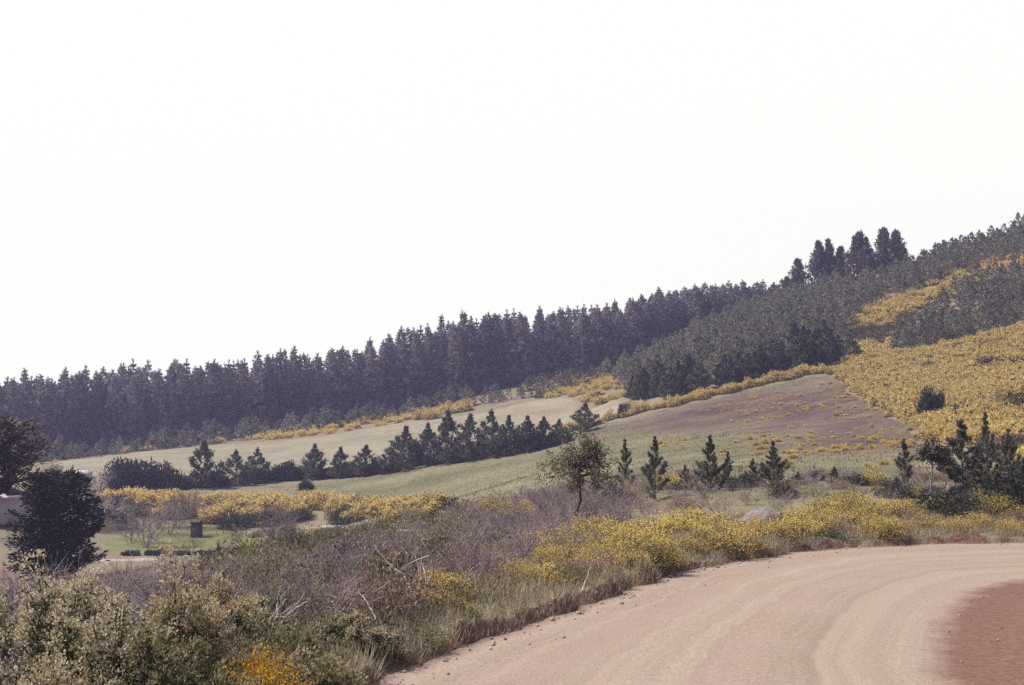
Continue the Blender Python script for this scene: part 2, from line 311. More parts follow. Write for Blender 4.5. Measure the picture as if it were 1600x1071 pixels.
def road_mat():
    m, nt, out = _mat('dirt_road_gravel'); L = nt.links.new
    uv = nt.nodes.new('ShaderNodeUVMap'); uv.uv_map = 'along'; tc = nt.nodes.new('ShaderNodeTexCoord')
    def noise(src, sc, d=5, rough=.55):
        n = nt.nodes.new('ShaderNodeTexNoise'); L(src, n.inputs['Vector']); n.inputs['Scale'].default_value = sc; n.inputs['Detail'].default_value = d; n.inputs['Roughness'].default_value = rough; return n.outputs[0]
    def mp(sx_, sy_):
        k = nt.nodes.new('ShaderNodeMapping'); k.inputs['Scale'].default_value = (sx_, sy_, 1); L(uv.outputs[0], k.inputs[0]); return k.outputs[0]
    def mrange(src, a, b, c, d):
        k = nt.nodes.new('ShaderNodeMapRange'); L(src, k.inputs[0])
        for q, v in zip((1, 2, 3, 4), (a, b, c, d)): k.inputs[q].default_value = v
        return k.outputs[0]
    def mix(f, a, b):
        k = nt.nodes.new('ShaderNodeMix'); k.data_type = 'RGBA'; L(f, k.inputs['Factor'])
        for q, v in (('A', a), ('B', b)):
            if isinstance(v, tuple): k.inputs[q].default_value = (*v, 1)
            else: L(v, k.inputs[q])
        return k.outputs['Result']
    streak = noise(mp(.012, 17), 1, 6); streak2 = noise(mp(.012, 5), 1, 3)
    base = mix(mrange(streak, .3, .7, 0, 1), (.25,.187,.145), (.385,.311,.247))
    base = mix(mrange(streak2, .35, .65, 0, .55), base, (.28,.20,.165))
    patch = noise(tc.outputs['Object'], .35, 5); base = mix(mrange(patch, .35, .65, 0, .4), base, (.35,.275,.24))
    sep = nt.nodes.new('ShaderNodeSeparateXYZ'); L(uv.outputs[0], sep.inputs[0])
    wob = noise(tc.outputs['Object'], 1.2, 6, .65); add = nt.nodes.new('ShaderNodeMath'); add.operation = 'MULTIPLY_ADD'; L(wob, add.inputs[0]); add.inputs[1].default_value = .14; L(sep.outputs['Y'], add.inputs[2])
    sh = mrange(add.outputs[0], 1.04, 1.11, 0, 1)
    red = mix(mrange(noise(tc.outputs['Object'], 7, 6, .7), .3, .7, 0, 1), (.13,.066,.052), (.235,.135,.105))
    base = mix(sh, base, red)
    edge = mrange(add.outputs[0], .11, .06, 0, .6); base = mix(edge, base, (.27,.165,.135))
    spk = noise(tc.outputs['Object'], 22, 6, .8); hs = nt.nodes.new('ShaderNodeHueSaturation'); L(mrange(spk, .3, .7, .62, 1.36), hs.inputs['Value']); L(base, hs.inputs['Color'])
    p = nt.nodes.new('ShaderNodeBsdfPrincipled'); p.inputs['Roughness'].default_value = .95; p.inputs['Specular IOR Level'].default_value = .12; L(hs.outputs[0], p.inputs['Base Color'])
    b = nt.nodes.new('ShaderNodeBump'); b.inputs['Strength'].default_value = .55; b.inputs['Distance'].default_value = .025; L(noise(tc.outputs['Object'], 16, 6, .7), b.inputs['Height']); L(b.outputs[0], p.inputs['Normal'])
    L(p.outputs[0], out.inputs[0]); return m
def build_road():
    vs = np.concatenate([np.linspace(0, 1, 90), np.linspace(1, 2, 40)[1:]]); A, B, D_ = OUTJ - 0, INN, SHO
    P = np.where((vs <= 1)[None, :, None], A[:, None] * (1 - vs)[None, :, None] + B[:, None] * vs[None, :, None],
                 B[:, None] * (2 - vs)[None, :, None] + D_[:, None] * (vs - 1)[None, :, None])
    U = out_s[:, None] + 0 * vs[None]; V = vs[None] + 0 * out_s[:, None]
    rut = (fbm(U * .012, V * 14, 31, 3) - .44) * .035 + (fbm(U * .6, V * 8, 33, 3) - .44) * .008
    z = .012 + .05 * np.sin(np.clip(V, 0, 1) * math.pi) + rut * sstep(0, .05, V) + np.clip(V - 1.1, 0, 1) * .12 + sstep(1.05, 1.3, V) * (fbm(P[..., 0] * 1.5, P[..., 1] * 1.5, 35, 4) - .3) * .12
    z = np.maximum(z, -.03)
    n, k = V.shape; i, j = np.meshgrid(np.arange(n - 1), np.arange(k - 1), indexing='ij')
    mb = MB(); mb.add(np.c_[P.reshape(-1, 2), z.ravel()], np.stack([i*k+j, i*k+j+1, (i+1)*k+j+1, (i+1)*k+j], -1).reshape(-1, 4)[:, ::-1])
    me = mb.mesh('dirt_road', [road_mat()], True); lv = np.empty(len(me.loops), np.int32); me.loops.foreach_get('vertex_index', lv)
    uv = me.uv_layers.new(name='along'); uv.data.foreach_set('uv', np.c_[U.ravel(), V.ravel()][lv].ravel().astype(np.float32))
    structure(link('dirt_road', me))
build_road()

def sheet(name, P, mat, off=.05, step=2.0, jit=0.0, seed=0, attr=None):
    """a ground sheet with a freely shaped outline, draped over the terrain"""
    P = np.asarray(P, float); Q = []
    for a, b in zip(P, np.roll(P, -1, 0)):
        n = max(1, int(np.hypot(*(b - a)) / (step * .6)))
        for t in range(n): Q.append(a + (b - a) * t / n)
    Q = np.array(Q)
    if jit: Q = Q + np.c_[fbm(Q[:, 0] * .4, Q[:, 1] * .4, seed) - .44, fbm(Q[:, 0] * .4, Q[:, 1] * .4, seed + 9) - .44] * 2 * jit
    bm = bmesh.new(); bm.faces.new([bm.verts.new((x, y, 0)) for x, y in Q]); bmesh.ops.triangulate(bm, faces=bm.faces[:])
    lo, hi = Q.min(0), Q.max(0)
    for ax in (0, 1):
        nrm = (1, 0, 0) if ax == 0 else (0, 1, 0)
        for c in np.arange(lo[ax] + step, hi[ax], step):
            bmesh.ops.bisect_plane(bm, geom=bm.verts[:] + bm.edges[:] + bm.faces[:], plane_co=tuple(np.array(nrm) * c), plane_no=nrm)
    co = np.array([v.co[:2] for v in bm.verts]); dq = dpoly(co[:, 0], co[:, 1], np.vstack([Q, Q[:1]])); z = height(co[:, 0], co[:, 1]) - .12 + (off + .12) * sstep(0, .8, dq)   # edges sink under the turf
    for v, zz in zip(bm.verts, z): v.co.z = zz
    bmesh.ops.recalc_face_normals(bm, faces=bm.faces[:])
    me = bpy.data.meshes.new(name); bm.to_mesh(me); bm.free()
    if me.polygons[0].normal.z < 0: me.flip_normals()
    me.polygons.foreach_set('use_smooth', np.ones(len(me.polygons), bool)); me.materials.append(mat)
    if attr is not None:
        a = me.attributes.new('zone', 'FLOAT', 'POINT'); a.data.foreach_set('value', attr(co[:, 0], co[:, 1]).astype(np.float32))
    return structure(link(name, me))

PADDOCK = wpoly([(440,768),(480,757),(600,742),(720,722),(830,698),(930,668),(1010,648),(1100,627),(1200,603),(1270,588),(1318,588),(1345,612),(1400,640),(1445,672),(1460,700),(1440,748)] ) 
PADDOCK = np.vstack([PADDOCK, [onD(1480,57)[:2], onD(1250,55)[:2], onD(1000,57)[:2], onD(860,68)[:2], onD(760,98)[:2], onD(700,122)[:2], onD(600,150)[:2]]])
def seg_d(x, y, pts): return dpoly(x, y, pts)
MAUVE = wpoly([(980,668),(1090,632),(1200,606),(1270,590),(1318,590),(1345,612),(1400,640),(1445,672),(1450,695),(1440,705),(1360,712),(1250,700),(1200,672),(1100,668)])
def mauve_mask(x, y):
    ins = inpoly(x, y, MAUVE); d = dpoly(x, y, np.vstack([MAUVE, MAUVE[:1]]))
    return np.clip(.5 + np.where(ins, d, -d) * .045 + (fbm(x * .10, y * .08, 41, 5) - .46) * 1.1, 0, 1)
def paddock_mat():
    m, nt, out = _mat('paddock_turf'); L = nt.links.new; tc = nt.nodes.new('ShaderNodeTexCoord')
    def noise(sc, d=6, v=None):
        n = nt.nodes.new('ShaderNodeTexNoise'); L(v or tc.outputs['Object'], n.inputs['Vector']); n.inputs['Scale'].default_value = sc; n.inputs['Detail'].default_value = d; return n.outputs[0]
    def mr(s, a, b, c, d):
        k = nt.nodes.new('ShaderNodeMapRange'); L(s, k.inputs[0])
        for q, v in zip((1, 2, 3, 4), (a, b, c, d)): k.inputs[q].default_value = v
        return k.outputs[0]
    k = nt.nodes.new('ShaderNodeMapping'); k.inputs['Scale'].default_value = (.6, 1.0, 1); k.inputs['Rotation'].default_value = (0, 0, .25); L(tc.outputs['Object'], k.inputs[0])
    r = _ramp(nt, [(.118,.113,.062),(.175,.163,.095),(.225,.203,.13)]); L(mr(noise(.10, 8, k.outputs[0]), .3, .7, 0, 1), r.inputs[0])
    r2 = _ramp(nt, [(.068,.044,.042),(.102,.067,.062),(.155,.110,.096)]); L(mr(noise(.25, 7, k.outputs[0]), .3, .7, 0, 1), r2.inputs[0])
    a = nt.nodes.new('ShaderNodeAttribute'); a.attribute_name = 'zone'
    mx = nt.nodes.new('ShaderNodeMix'); mx.data_type = 'RGBA'; L(mr(a.outputs['Fac'], .15, .85, 0, 1), mx.inputs['Factor']); L(r.outputs[0], mx.inputs['A']); L(r2.outputs[0], mx.inputs['B'])
    hs = nt.nodes.new('ShaderNodeHueSaturation'); L(mr(noise(1.6, 6), .25, .75, .7, 1.3), hs.inputs['Value']); L(mx.outputs['Result'], hs.inputs['Color'])
    p = nt.nodes.new('ShaderNodeBsdfPrincipled'); p.inputs['Roughness'].default_value = .95; p.inputs['Specular IOR Level'].default_value = .1; L(hs.outputs[0], p.inputs['Base Color'])
    b = nt.nodes.new('ShaderNodeBump'); b.inputs['Strength'].default_value = .7; b.inputs['Distance'].default_value = .25; L(noise(1.4, 6), b.inputs['Height']); L(b.outputs[0], p.inputs['Normal'])
    L(p.outputs[0], out.inputs[0]); return m
sheet('paddock', PADDOCK, paddock_mat(), .08, 2.5, .6, 1, mauve_mask)
UPPER = wpoly([(60,742),(80,724),(200,708),(330,698),(420,690),(520,680),(620,662),(680,655),(760,645),(840,625),(900,622),(985,622),(985,638),(950,655),(900,668),(840,675),(760,690),(690,704),(620,720),(560,730),(430,742),(290,748),(200,752),(120,758)])
sheet('upper_field', UPPER, noise_mat('dry_field_grass', [(.205,.182,.122),(.25,.222,.152),(.29,.255,.18)], .12, 7, second=(1.2, .14), bump=.5, bscale=1.2, dist=.15), .08, 2.5, .5, 2)
LAWN = wpoly([(150,866),(152,846),(180,832),(235,818),(330,812),(400,834),(440,846),(445,858),(380,868),(260,869)])
sheet('lawn', LAWN, noise_mat('lawn_grass', [(.115,.125,.048),(.16,.162,.065),(.20,.185,.085)], .35, 6, second=(3, .2), bump=.5, bscale=3, dist=.08), .07, 1.5, .5, 3)
sheet('garden_path', wpoly([(150,875),(250,872.5),(400,871.5),(400,875),(250,876),(150,878)]), noise_mat('path_gravel', [(.34,.28,.26),(.44,.37,.35)], 1.5), .10, 1.2, .1, 4)
sheet('garden_bed', wpoly([(190,892),(300,888),(330,900),(310,925),(240,930),(195,915)]), noise_mat('garden_soil', [(.12,.085,.075),(.19,.14,.12)], 1.5, bump=.6, dist=.1), .07, 1.5, .4, 5)
sheet('dirt_yard', wpoly([(-60,892),(20,888),(40,897),(75,900),(70,915),(40,935),(-60,945)]), noise_mat('red_yard_soil', [(.12,.075,.068),(.19,.125,.112)], .8, bump=.5, dist=.08), .07, 1.5, .4, 6)

# ---------------------------------------------------------------- plant builders (mesh libraries)
def pine_parts(seed, h, R, base=.08, whorl=.55, nb=6, tuft=5, per=4, L=.55, Wd=.14, up=.35, mats=None, trunk_r=None, prof=((0,.12,.3,.55,1),(.03,.16,.45,.85,1)), sparse=0.0, leader=True, eln=.16):
    rng = RNG(seed); tr, cr = MB(), MB(); r0 = trunk_r or h * .011
    bend = rng.normal(size=2) * h * .006; tz = np.linspace(-.3, h, 9)
    TP = np.c_[bend[0] * np.sin(tz / h * 3), bend[1] * np.sin(tz / h * 2.3), tz]; tr.tube(TP, np.linspace(r0, r0 * .12, 9), 6)
    z = h * base; cs, ds, ls = [], [], []
    while z < h * .97:
        f = 1 - (z - h * base) / (h * (1 - base)); n = max(3, int(nb * (.7 + .5 * rng.random()))); a0 = rng.random() * 6.3
        pr = np.interp(f, *prof)
        for k in range(n):
            if rng.random() < sparse: continue
            a = a0 + k * 6.283 / n + rng.normal() * .25; ln = R * pr * (.5 + .65 * rng.random()) + .04 * h * .3
            el = up * (1.5 - f) + rng.normal() * eln; d = np.array([math.cos(a) * math.cos(el), math.sin(a) * math.cos(el), math.sin(el)])
            p0 = np.array([np.interp(z, tz, TP[:, 0]), np.interp(z, tz, TP[:, 1]), z])
            t = np.linspace(0, 1, 4); bp = p0 + d * (t * ln)[:, None] + np.c_[0*t, 0*t, (t ** 2) * ln * .18 - t * (1 - t) * ln * .15]
            tr.tube(bp, np.linspace(max(.012, ln * .018), .006, 4), 3)
            nt_ = max(2, int(tuft * (.4 + ln / R))); tt = .22 + .78 * np.sqrt(rng.random(nt_)); tt[0] = 1
            c = np.stack([np.interp(tt, t, bp[:, q]) for q in range(3)], 1); c = np.repeat(c, per, 0) + rng.normal(size=(nt_ * per, 3)) * ln * .05
            cs.append(c); ds.append(d * .7 + np.array([0, 0, .25]) + rng.normal(size=(nt_ * per, 3)) * .55); ls.append(np.full(len(c), min(1.0, .38 + .75 * ln / R)))
        z += whorl * (.75 + .5 * rng.random()) * (.55 + .45 * f)
    if leader:
        n = int(14 * h / 3) if h < 8 else 40; zz = h * (1 - .10 * rng.random(n)); c = np.c_[np.zeros(n) + np.interp(zz, tz, TP[:, 0]), np.zeros(n) + np.interp(zz, tz, TP[:, 1]), zz]
        cs.append(c); ds.append(np.array([0, 0, .9]) + rng.normal(size=(n, 3)) * .45); ls.append(np.full(n, .8))
    c = np.vstack(cs); cr.leaves(c, np.vstack(ds), np.concatenate(ls) * L * (.7 + .6 * rng.random(len(c))), Wd * (.7 + .6 * rng.random(len(c))), rng)
    return tr, cr

def bush_mb(seed, r, h, clumps, per, L, Wd, lump=.25, yfrac=None, low=-.1, spread=.22):
    """spiky dome of leaf clumps. returns (leaf MB, flower MB)"""
    rng = RNG(seed); g, y = MB(), MB(); n = clumps
    d = unit(rng.normal(size=(n, 3))); d[:, 2] = np.abs(d[:, 2]) * 1.05 + low * rng.random(n); d = unit(d)
    rad_ = 1 + lump * (np.sin(d[:, 0] * 5 + seed) + np.sin(d[:, 1] * 6 + seed * 2.1) + np.sin(d[:, 2] * 7 + seed)) / 2.2
    rr = rad_ * (rng.random(n) ** .35)
    c = d * rr[:, None] * np.array([r, r, h])
    cc = np.repeat(c, per, 0) + rng.normal(size=(n * per, 3)) * spread * min(r, h) * .5; cc[:, 2] = np.maximum(cc[:, 2], .02)
    dd = np.repeat(d, per, 0) * .7 + np.array([0, 0, .35]) + rng.normal(size=(n * per, 3)) * .6
    LL = L * (.6 + .8 * rng.random(len(cc))); WW = Wd * (.6 + .8 * rng.random(len(cc)))
    if yfrac:
        outer = np.repeat(rr / rad_, per); pz = np.clip((np.repeat(d[:, 2], per) + .25) * 1.2, 0, 1)
        pc = .35 + .65 * (np.repeat(rng.random(n), per) < .75)
        yy = rng.random(len(cc)) < yfrac * np.clip(outer * 1.5 - .45, 0, 1) * pz * pc * 1.25
        y.leaves(cc[yy], dd[yy], LL[yy] * .9, WW[yy] * 1.25, rng); g.leaves(cc[~yy], dd[~yy], LL[~yy], WW[~yy], rng)
    else: g.leaves(cc, dd, LL, WW, rng)
    for k in range(7):
        a = rng.random() * 6.3; e = np.array([math.cos(a) * r * .6, math.sin(a) * r * .6, h * .7]); t = np.linspace(0, 1, 4)[:, None]
        g.tube(t * e + np.c_[np.zeros(4), np.zeros(4), -.1 + np.zeros(4)], np.linspace(.03, .01, 4) * max(.5, r), 3)
    return g, y

def twig_mb(seed, r, h, stems, levels=3, rad0=.02, up=.8, k=3, kids=4):
    rng = RNG(seed); b = MB()
    def grow(p, d, ln, rr, lv):
        t = np.linspace(0, 1, 4); cur = rng.normal(size=3) * ln * .14
        P = p + d * (t * ln)[:, None] + cur * (t * (1 - t) * 2)[:, None] + np.c_[0*t, 0*t, -(t ** 2) * ln * .08]
        b.tube(P, np.linspace(rr, rr * .5, 4), k)
        if lv <= 1: return
        for _ in range(kids):
            s = .3 + .7 * rng.random(); q = np.array([np.interp(s, t, P[:, a]) for a in range(3)])
            nd = unit(d + rng.normal(size=3) * .65 + np.array([0, 0, .15])); grow(q, nd, ln * (.45 + .3 * rng.random()), rr * .55, lv - 1)
    for _ in range(stems):
        a = rng.random() * 6.3; s = rng.random() * .25 * r; o = up + rng.normal() * .15
        d = unit(np.array([math.cos(a), math.sin(a), max(.15, o * 1.6)])) if r > 0 else np.array([0, 0, 1.])
        ln = h * (.5 + .5 * rng.random()); grow(np.array([math.cos(a) * s, math.sin(a) * s, -.05]), d, ln, rad0 * (.6 + .8 * rng.random()), levels)
    return b

def tree_obj(name, tr, cr, loc, label, cat='tree', group=None, rz=0, sc=1.0, sz=None):
    e = bpy.data.objects.new(name, None); C.objects.link(e); e.location = loc; e.rotation_euler = (0, 0, rz); e.scale = (sc, sc, sz or sc); e.empty_display_size = .3
    tag(e, label, cat, group); link('trunk', tr, e); link('crown', cr, e); return e
def bush_obj(name, g, y, loc, label, cat='bush', group=None, rz=0, sc=(1, 1, 1), part='blossom'):
    o = link(name, g, None, loc); o.rotation_euler = (0, 0, rz); o.scale = sc; tag(o, label, cat, group)
    if y is not None: link(part, y, o)
    return o
def lib(fn, n, mats, **kw):
    out = []
    for k in range(n):
        tr, cr = fn(k, **kw); out.append((tr.mesh('trunk', [mats[0]]), cr.mesh('crown', [mats[1]])))
    return out
def blib(seed, n, m1, m2, r, h, clumps, per, L, Wd, yfrac, **kw):
    out = []
    for k in range(n):
        g, y = bush_mb(seed + k, r, h, clumps, per, L, Wd, yfrac=yfrac, **kw)
        out.append((g.mesh('foliage', [m1]), y.mesh('blossom', [m2]) if y.n else None))
    return out

# ---------------------------------------------------------------- pine plantation along the ridge
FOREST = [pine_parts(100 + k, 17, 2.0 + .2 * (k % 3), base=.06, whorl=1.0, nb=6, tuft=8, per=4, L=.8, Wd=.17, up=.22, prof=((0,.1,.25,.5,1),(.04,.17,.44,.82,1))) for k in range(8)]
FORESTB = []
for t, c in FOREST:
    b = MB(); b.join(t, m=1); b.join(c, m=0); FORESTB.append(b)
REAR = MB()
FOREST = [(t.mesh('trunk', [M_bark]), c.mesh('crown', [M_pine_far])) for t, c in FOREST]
rng = RNG(7)
fl = np.array([(-90,281),(100,286),(300,296),(600,306),(800,311),(950,313),(1100,322),(1235,334)], float)
fw = np.array([onD(p, d)[:2] for p, d in fl]); seglen = np.r_[0, np.cumsum(np.hypot(*np.diff(fw, axis=0).T))]
rows, sp = 5, 2.85
for row in range(rows):
    s = rng.random() * sp
    while s < seglen[-1]:
        x = np.interp(s, seglen, fw[:, 0]) + rng.normal() * .5; y = np.interp(s, seglen, fw[:, 1]) + row * 3.4 + rng.normal() * .6
        px = x / y * FPX + 800; hs = np.interp(px, [0, 500, 590, 610, 850, 1000, 1080, 1235], [1.0, .92, .91, 1.0, .92, .86, .76, .58]) * (.90 + .16 * rng.random()) * (1 + .08 * (rng.random() < .2))
        fk = rng.integers(8); t, c = FOREST[fk]
        if row >= 3:
            REAR.join(FORESTB[fk], rotz(rng.random() * 6.3) * np.array([.95, .95, hs])[None, :], (x, y, hz(x, y) - .2)); s += sp * (.75 + .5 * rng.random()); continue
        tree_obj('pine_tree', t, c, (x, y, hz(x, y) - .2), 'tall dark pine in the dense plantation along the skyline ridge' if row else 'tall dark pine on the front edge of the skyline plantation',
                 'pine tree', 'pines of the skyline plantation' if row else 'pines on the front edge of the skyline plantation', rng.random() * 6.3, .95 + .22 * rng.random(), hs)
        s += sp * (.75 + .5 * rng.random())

tag(link('pine_forest', REAR.mesh('pine_forest', [M_pine_far, M_bark])), 'dark mass of plantation pines behind the front rows on the ridge', 'pine forest', kind='stuff')

# ---------------------------------------------------------------- young pines planted over the upper slope
YOUNG = [pine_parts(200 + k, 3.4, 1.35, base=.05, whorl=.42, nb=5, tuft=5, per=4, L=.4, Wd=.12, up=.45, prof=((0,.15,.4,.8,1),(.03,.16,.5,.95,1))) for k in range(6)]
YOUNGM = []
for t, c in YOUNG:
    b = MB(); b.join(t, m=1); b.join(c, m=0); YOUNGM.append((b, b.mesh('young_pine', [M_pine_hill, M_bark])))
SLOPE = wpoly([(960,596),(1010,570),(1060,550),(1100,526),(1160,495),(1230,472),(1330,455),(1420,431),(1500,405),(1600,369),(1680,337),(1680,420),(1600,405),(1540,420),(1480,440),(1390,466),(1345,492),(1318,525),(1318,552),(1270,570),(1180,590),(1080,612),(1000,628)])
SLOPE2 = wpoly([(1410,556),(1405,545),(1440,530),(1452,505),(1475,490),(1475,474),(1520,456),(1600,430),(1700,400),(1700,500),(1600,512),(1500,540)])
pts = np.vstack([sample_poly(SLOPE, 1250, rng, 2.25), sample_poly(SLOPE2, 480, rng, 2.2)])
pts = pts[np.argsort(np.hypot(pts[:, 0], pts[:, 1]))]
zz = height(pts[:, 0], pts[:, 1]); rest = MB()
for q, ((x, y), z) in enumerate(zip(pts, zz)):
    k = rng.integers(6); s = (.75 + .8 * rng.random() ** 1.3); a = rng.random() * 6.3
    if q < 225:
        o = link('young_pine', YOUNGM[k][1], None, (x, y, z - .1)); o.rotation_euler = (0, 0, a); o.scale = (s, s, s)
        right = x / y * FPX + 800 > 1345
        tag(o, 'grey-green young pine among the gorse on the hillside above the gold slope' if right else 'grey-green young pine in the lower rows of the planted slope', 'pine tree',
            'young pines among the gorse at the right of the hill' if right else 'young pines low on the planted slope')
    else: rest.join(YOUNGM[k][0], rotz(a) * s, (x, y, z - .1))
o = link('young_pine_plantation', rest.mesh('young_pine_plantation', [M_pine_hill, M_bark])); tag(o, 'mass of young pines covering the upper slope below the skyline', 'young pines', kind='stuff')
# strip of small pines along the foot of the tall forest
strip = np.array([(60,718,0),(150,705,0),(260,690,0),(400,672,0),(520,655,0),(640,642,0),(700,630,0),(780,610,0),(860,596,0),(960,590,0)], float)
for q in range(64):
    px = 60 + 900 * (q + rng.random() * .8) / 64; D = np.interp(px, [60, 300, 600, 960], [279, 287, 296, 296]) - rng.random() * 9
    x, y, z = onD(px, D); s = .8 + .7 * rng.random(); o = link('young_pine', YOUNGM[rng.integers(6)][1], None, (x, y, z - .1)); o.rotation_euler = (0, 0, rng.random() * 6); o.scale = (s * 1.1, s * 1.1, s)
    tag(o, 'small pine seedling tree at the dark foot of the tall forest', 'pine tree', 'small pines along the foot of the forest')

# ---------------------------------------------------------------- dark edge belt below the planted slope
BELT = [pine_parts(300 + k, 5.0, 1.8, base=.03, whorl=.55, nb=7, tuft=10, per=5, L=.46, Wd=.12, up=.5, prof=((0,.18,.4,.7,1),(.03,.12,.5,.95,.95))) for k in range(5)]
BELT = [(t.mesh('trunk', [M_bark]), c.mesh('crown', [M_pine_belt])) for t, c in BELT]
edge = [(995,636),(1050,624),(1100,616),(1150,606),(1200,594),(1250,580),(1300,572),(1325,566)]
for q in range(34):
    f = q / 33; px = 992 + 335 * f + rng.normal() * 5; py = np.interp(px, [e[0] for e in edge], [e[1] for e in edge]) - rng.random() * 14
    x, y, z = G(px, py); s = (.5 + .55 * rng.random()) * (1 + .25 * (f > .75)); t, c = BELT[rng.integers(5)]
    tree_obj('pine_tree', t, c, (x, y, z - .1), 'bushy dark pine in the row bordering the top of the mauve paddock', 'pine tree', 'dark pines bordering the top of the paddock', rng.random() * 6, s * 1.1, s)

# ---------------------------------------------------------------- hedgerow trees between the two fields
BUSHDK = blib(400, 4, M_bushdk, None, 2.2, 2.6, 330, 12, .42, .17, None)
hedge = [  # px, top, base, kind, width px, label
 (205,712,766,'b',72,'broad dark round bush at the left end of the hedgerow, beside the cream blossom tree'),
 (258,720,765,'b',48,'smaller dark bush right beside the broad round one in the hedgerow'),
 (318,688,763,'p',44,'dark thin-spired pine in front of the pale field, left of the twin pines'),
 (368,704,759,'p',40,'left one of two twin dark pines in the hedgerow'),
 (402,700,756,'p',34,'right one of two twin dark pines in the hedgerow'),
 (447,718,751,'b',48,'low grey-brown round bush between pines in the hedgerow'),
 (491,694,750,'p',36,'dark pine right of the low grey-brown hedgerow bush'),
 (532,699,748,'p',32,'small dark pine between two others above the gold gorse bank'),
 (572,696,745,'p',38,'spreading dark pine at the middle of the hedgerow, left of a gap'),
 (607,700,740,'p',24,'narrow short pine left of the tall spire pine in the hedgerow'),
 (634,667,736,'p',44,'pointed dark pine with a broad foot at the start of the thick hedgerow clump'),
 (668,662,729,'p',36,'dark pine at the left flank of the thick hedgerow clump'),
 (700,642,726,'p',44,'tall dark pine left of centre in the thick hedgerow clump'),
 (735,648,722,'p',42,'dark pine at the centre of the thick hedgerow clump'),
 (768,640,717,'p',40,'tallest dark pine right of centre in the thick hedgerow clump'),
 (795,650,713,'p',34,'dark pine close behind the tallest in the hedgerow clump'),
 (824,650,708,'p',36,'dark pine near the right end of the hedgerow clump'),
 (850,652,702,'p',34,'second last dark pine at the right end of the hedgerow clump'),
 (874,655,694,'p',26,'last low pine at the right end of the hedgerow clump'),
 (915,629,676,'p',36,'lone pointed pine against the pale field right of the hedgerow clump'),
 (977,628,652,'b',22,'small round dark bush between pale field and gorse edge'),
 (478,748,767,'b',22,'small dark globe bush alone on the paddock above the gorse bank')]
for q, (px, top, bs, kind, wd, lab) in enumerate(hedge):
    x, y, z = G(px, bs); hgt = (bs - top) / FPX * y; w = wd / FPX * y
    if kind == 'p':
        t, c = BELT[q % 5]; tree_obj('pine_tree', t, c, (x, y, z - .1), lab, 'pine tree', None, q * 1.3, w / 2.75, hgt / 5.0)
    else: bush_obj('round_bush', BUSHDK[q % 4][0], None, (x, y, z - .1), lab, 'bush', None, q, (w / 4.6, w / 4.6, hgt / 3.0))
# undergrowth filling the foot of the hedgerow
o = MB(); base = bush_mb(470, 1.3, 1.3, 90, 9, .4, .16)[0]
for px in np.r_[np.arange(180, 610, 7.0), np.arange(610, 885, 7.0)]:
    if px < 600 and vnoise(np.array(px * .03), np.array(1.), 4) < .35: continue
    x, y, z = G(px, np.interp(px, [180, 300, 450, 600, 650, 720, 850, 885], [768, 764, 752, 743, 733, 722, 702, 692]) - rng.random() * 6); o.join(base, rotz(rng.random() * 6) * (.7 + .5 * rng.random()), (x, y, z - .1))
tag(link('hedgerow_undergrowth', o.mesh('hedgerow_undergrowth', [M_bushdk])), 'dark undergrowth along the foot of the hedgerow', 'undergrowth', kind='stuff')

# ---------------------------------------------------------------- gum trees on the skyline
def gum(seed, h, r):
    rng = RNG(seed); tr, cr = MB(), MB(); t = np.linspace(0, 1, 6); tr.tube(np.c_[rng.normal() * .3 * t, rng.normal() * .3 * t, t * h * 1.0 - .3], np.linspace(.22, .03, 6), 6)
    for k in range(70):
        f = .10 + .88 * (k / 69); a = rng.random() * 6.3; ln = r * np.interp(f, [.1, .3, .6, 1], [.8, .95, .55, .02]) * (.65 + .45 * rng.random()) + .15; p0 = np.array([0, 0, f * h * .97])
        d = np.array([math.cos(a) * .75, math.sin(a) * .75, .65]); tr.tube(p0 + d * (np.linspace(0, 1, 3) * ln)[:, None], np.linspace(.06, .02, 3), 3)
        n = 46; s = rng.random(n) ** .7; c = p0 + d * (s * ln * 1.1)[:, None] + rng.normal(size=(n, 3)) * np.array([.30, .30, .40]) * (1.1 - .75 * f)
        cr.leaves(c, rng.normal(size=(n, 3)) * .6 + np.array([0, 0, .5]) + d * .4, .65 * (.6 + .7 * rng.random(n)), .22, rng)
    return tr.mesh('trunk', [M_bark]), cr.mesh('crown', [M_euc])
GUM = [gum(500 + k, 10, 3.2) for k in range(5)]
for q, (px, top, bs, w, lab) in enumerate([
 (1234,432,470,26,'small feathery gum tree at the left end of the skyline gums'), (1251,404,462,30,'shorter feathery gum second from the left end of the skyline clump'),
 (1284,377,452,34,'leaning-topped gum left of the central pair of the skyline gums'), (1300,374,448,28,'pointed gum just right of the leaning-topped skyline gum'), (1318,385,442,28,'low-shouldered gum left of the tall broad pointed skyline gum'),
 (1347,363,432,44,'tall broad pointed gum at the middle of the skyline clump'), (1359,370,428,24,'slender gum tucked against the right side of the broad pointed skyline gum'),
 (1387,356,424,38,'tallest pointed gum, left of the ragged gum on the skyline'), (1407,360,420,34,'ragged-crowned gum at the right end of the skyline clump'), (1420,386,412,16,'smallest gum hanging at the right edge of the skyline clump')]):
    D = 312 if px < 1330 else 308; x, y, z = onD(px, D); zt = at(px, top, D)[2]; t, c = GUM[q % 5]
    tree_obj('gum_tree', t, c, (x, y, z - .2), lab, 'gum tree', None, q * 2.1, (w / FPX * D) / 4.2, max(3.5, zt - z) / 10.0)

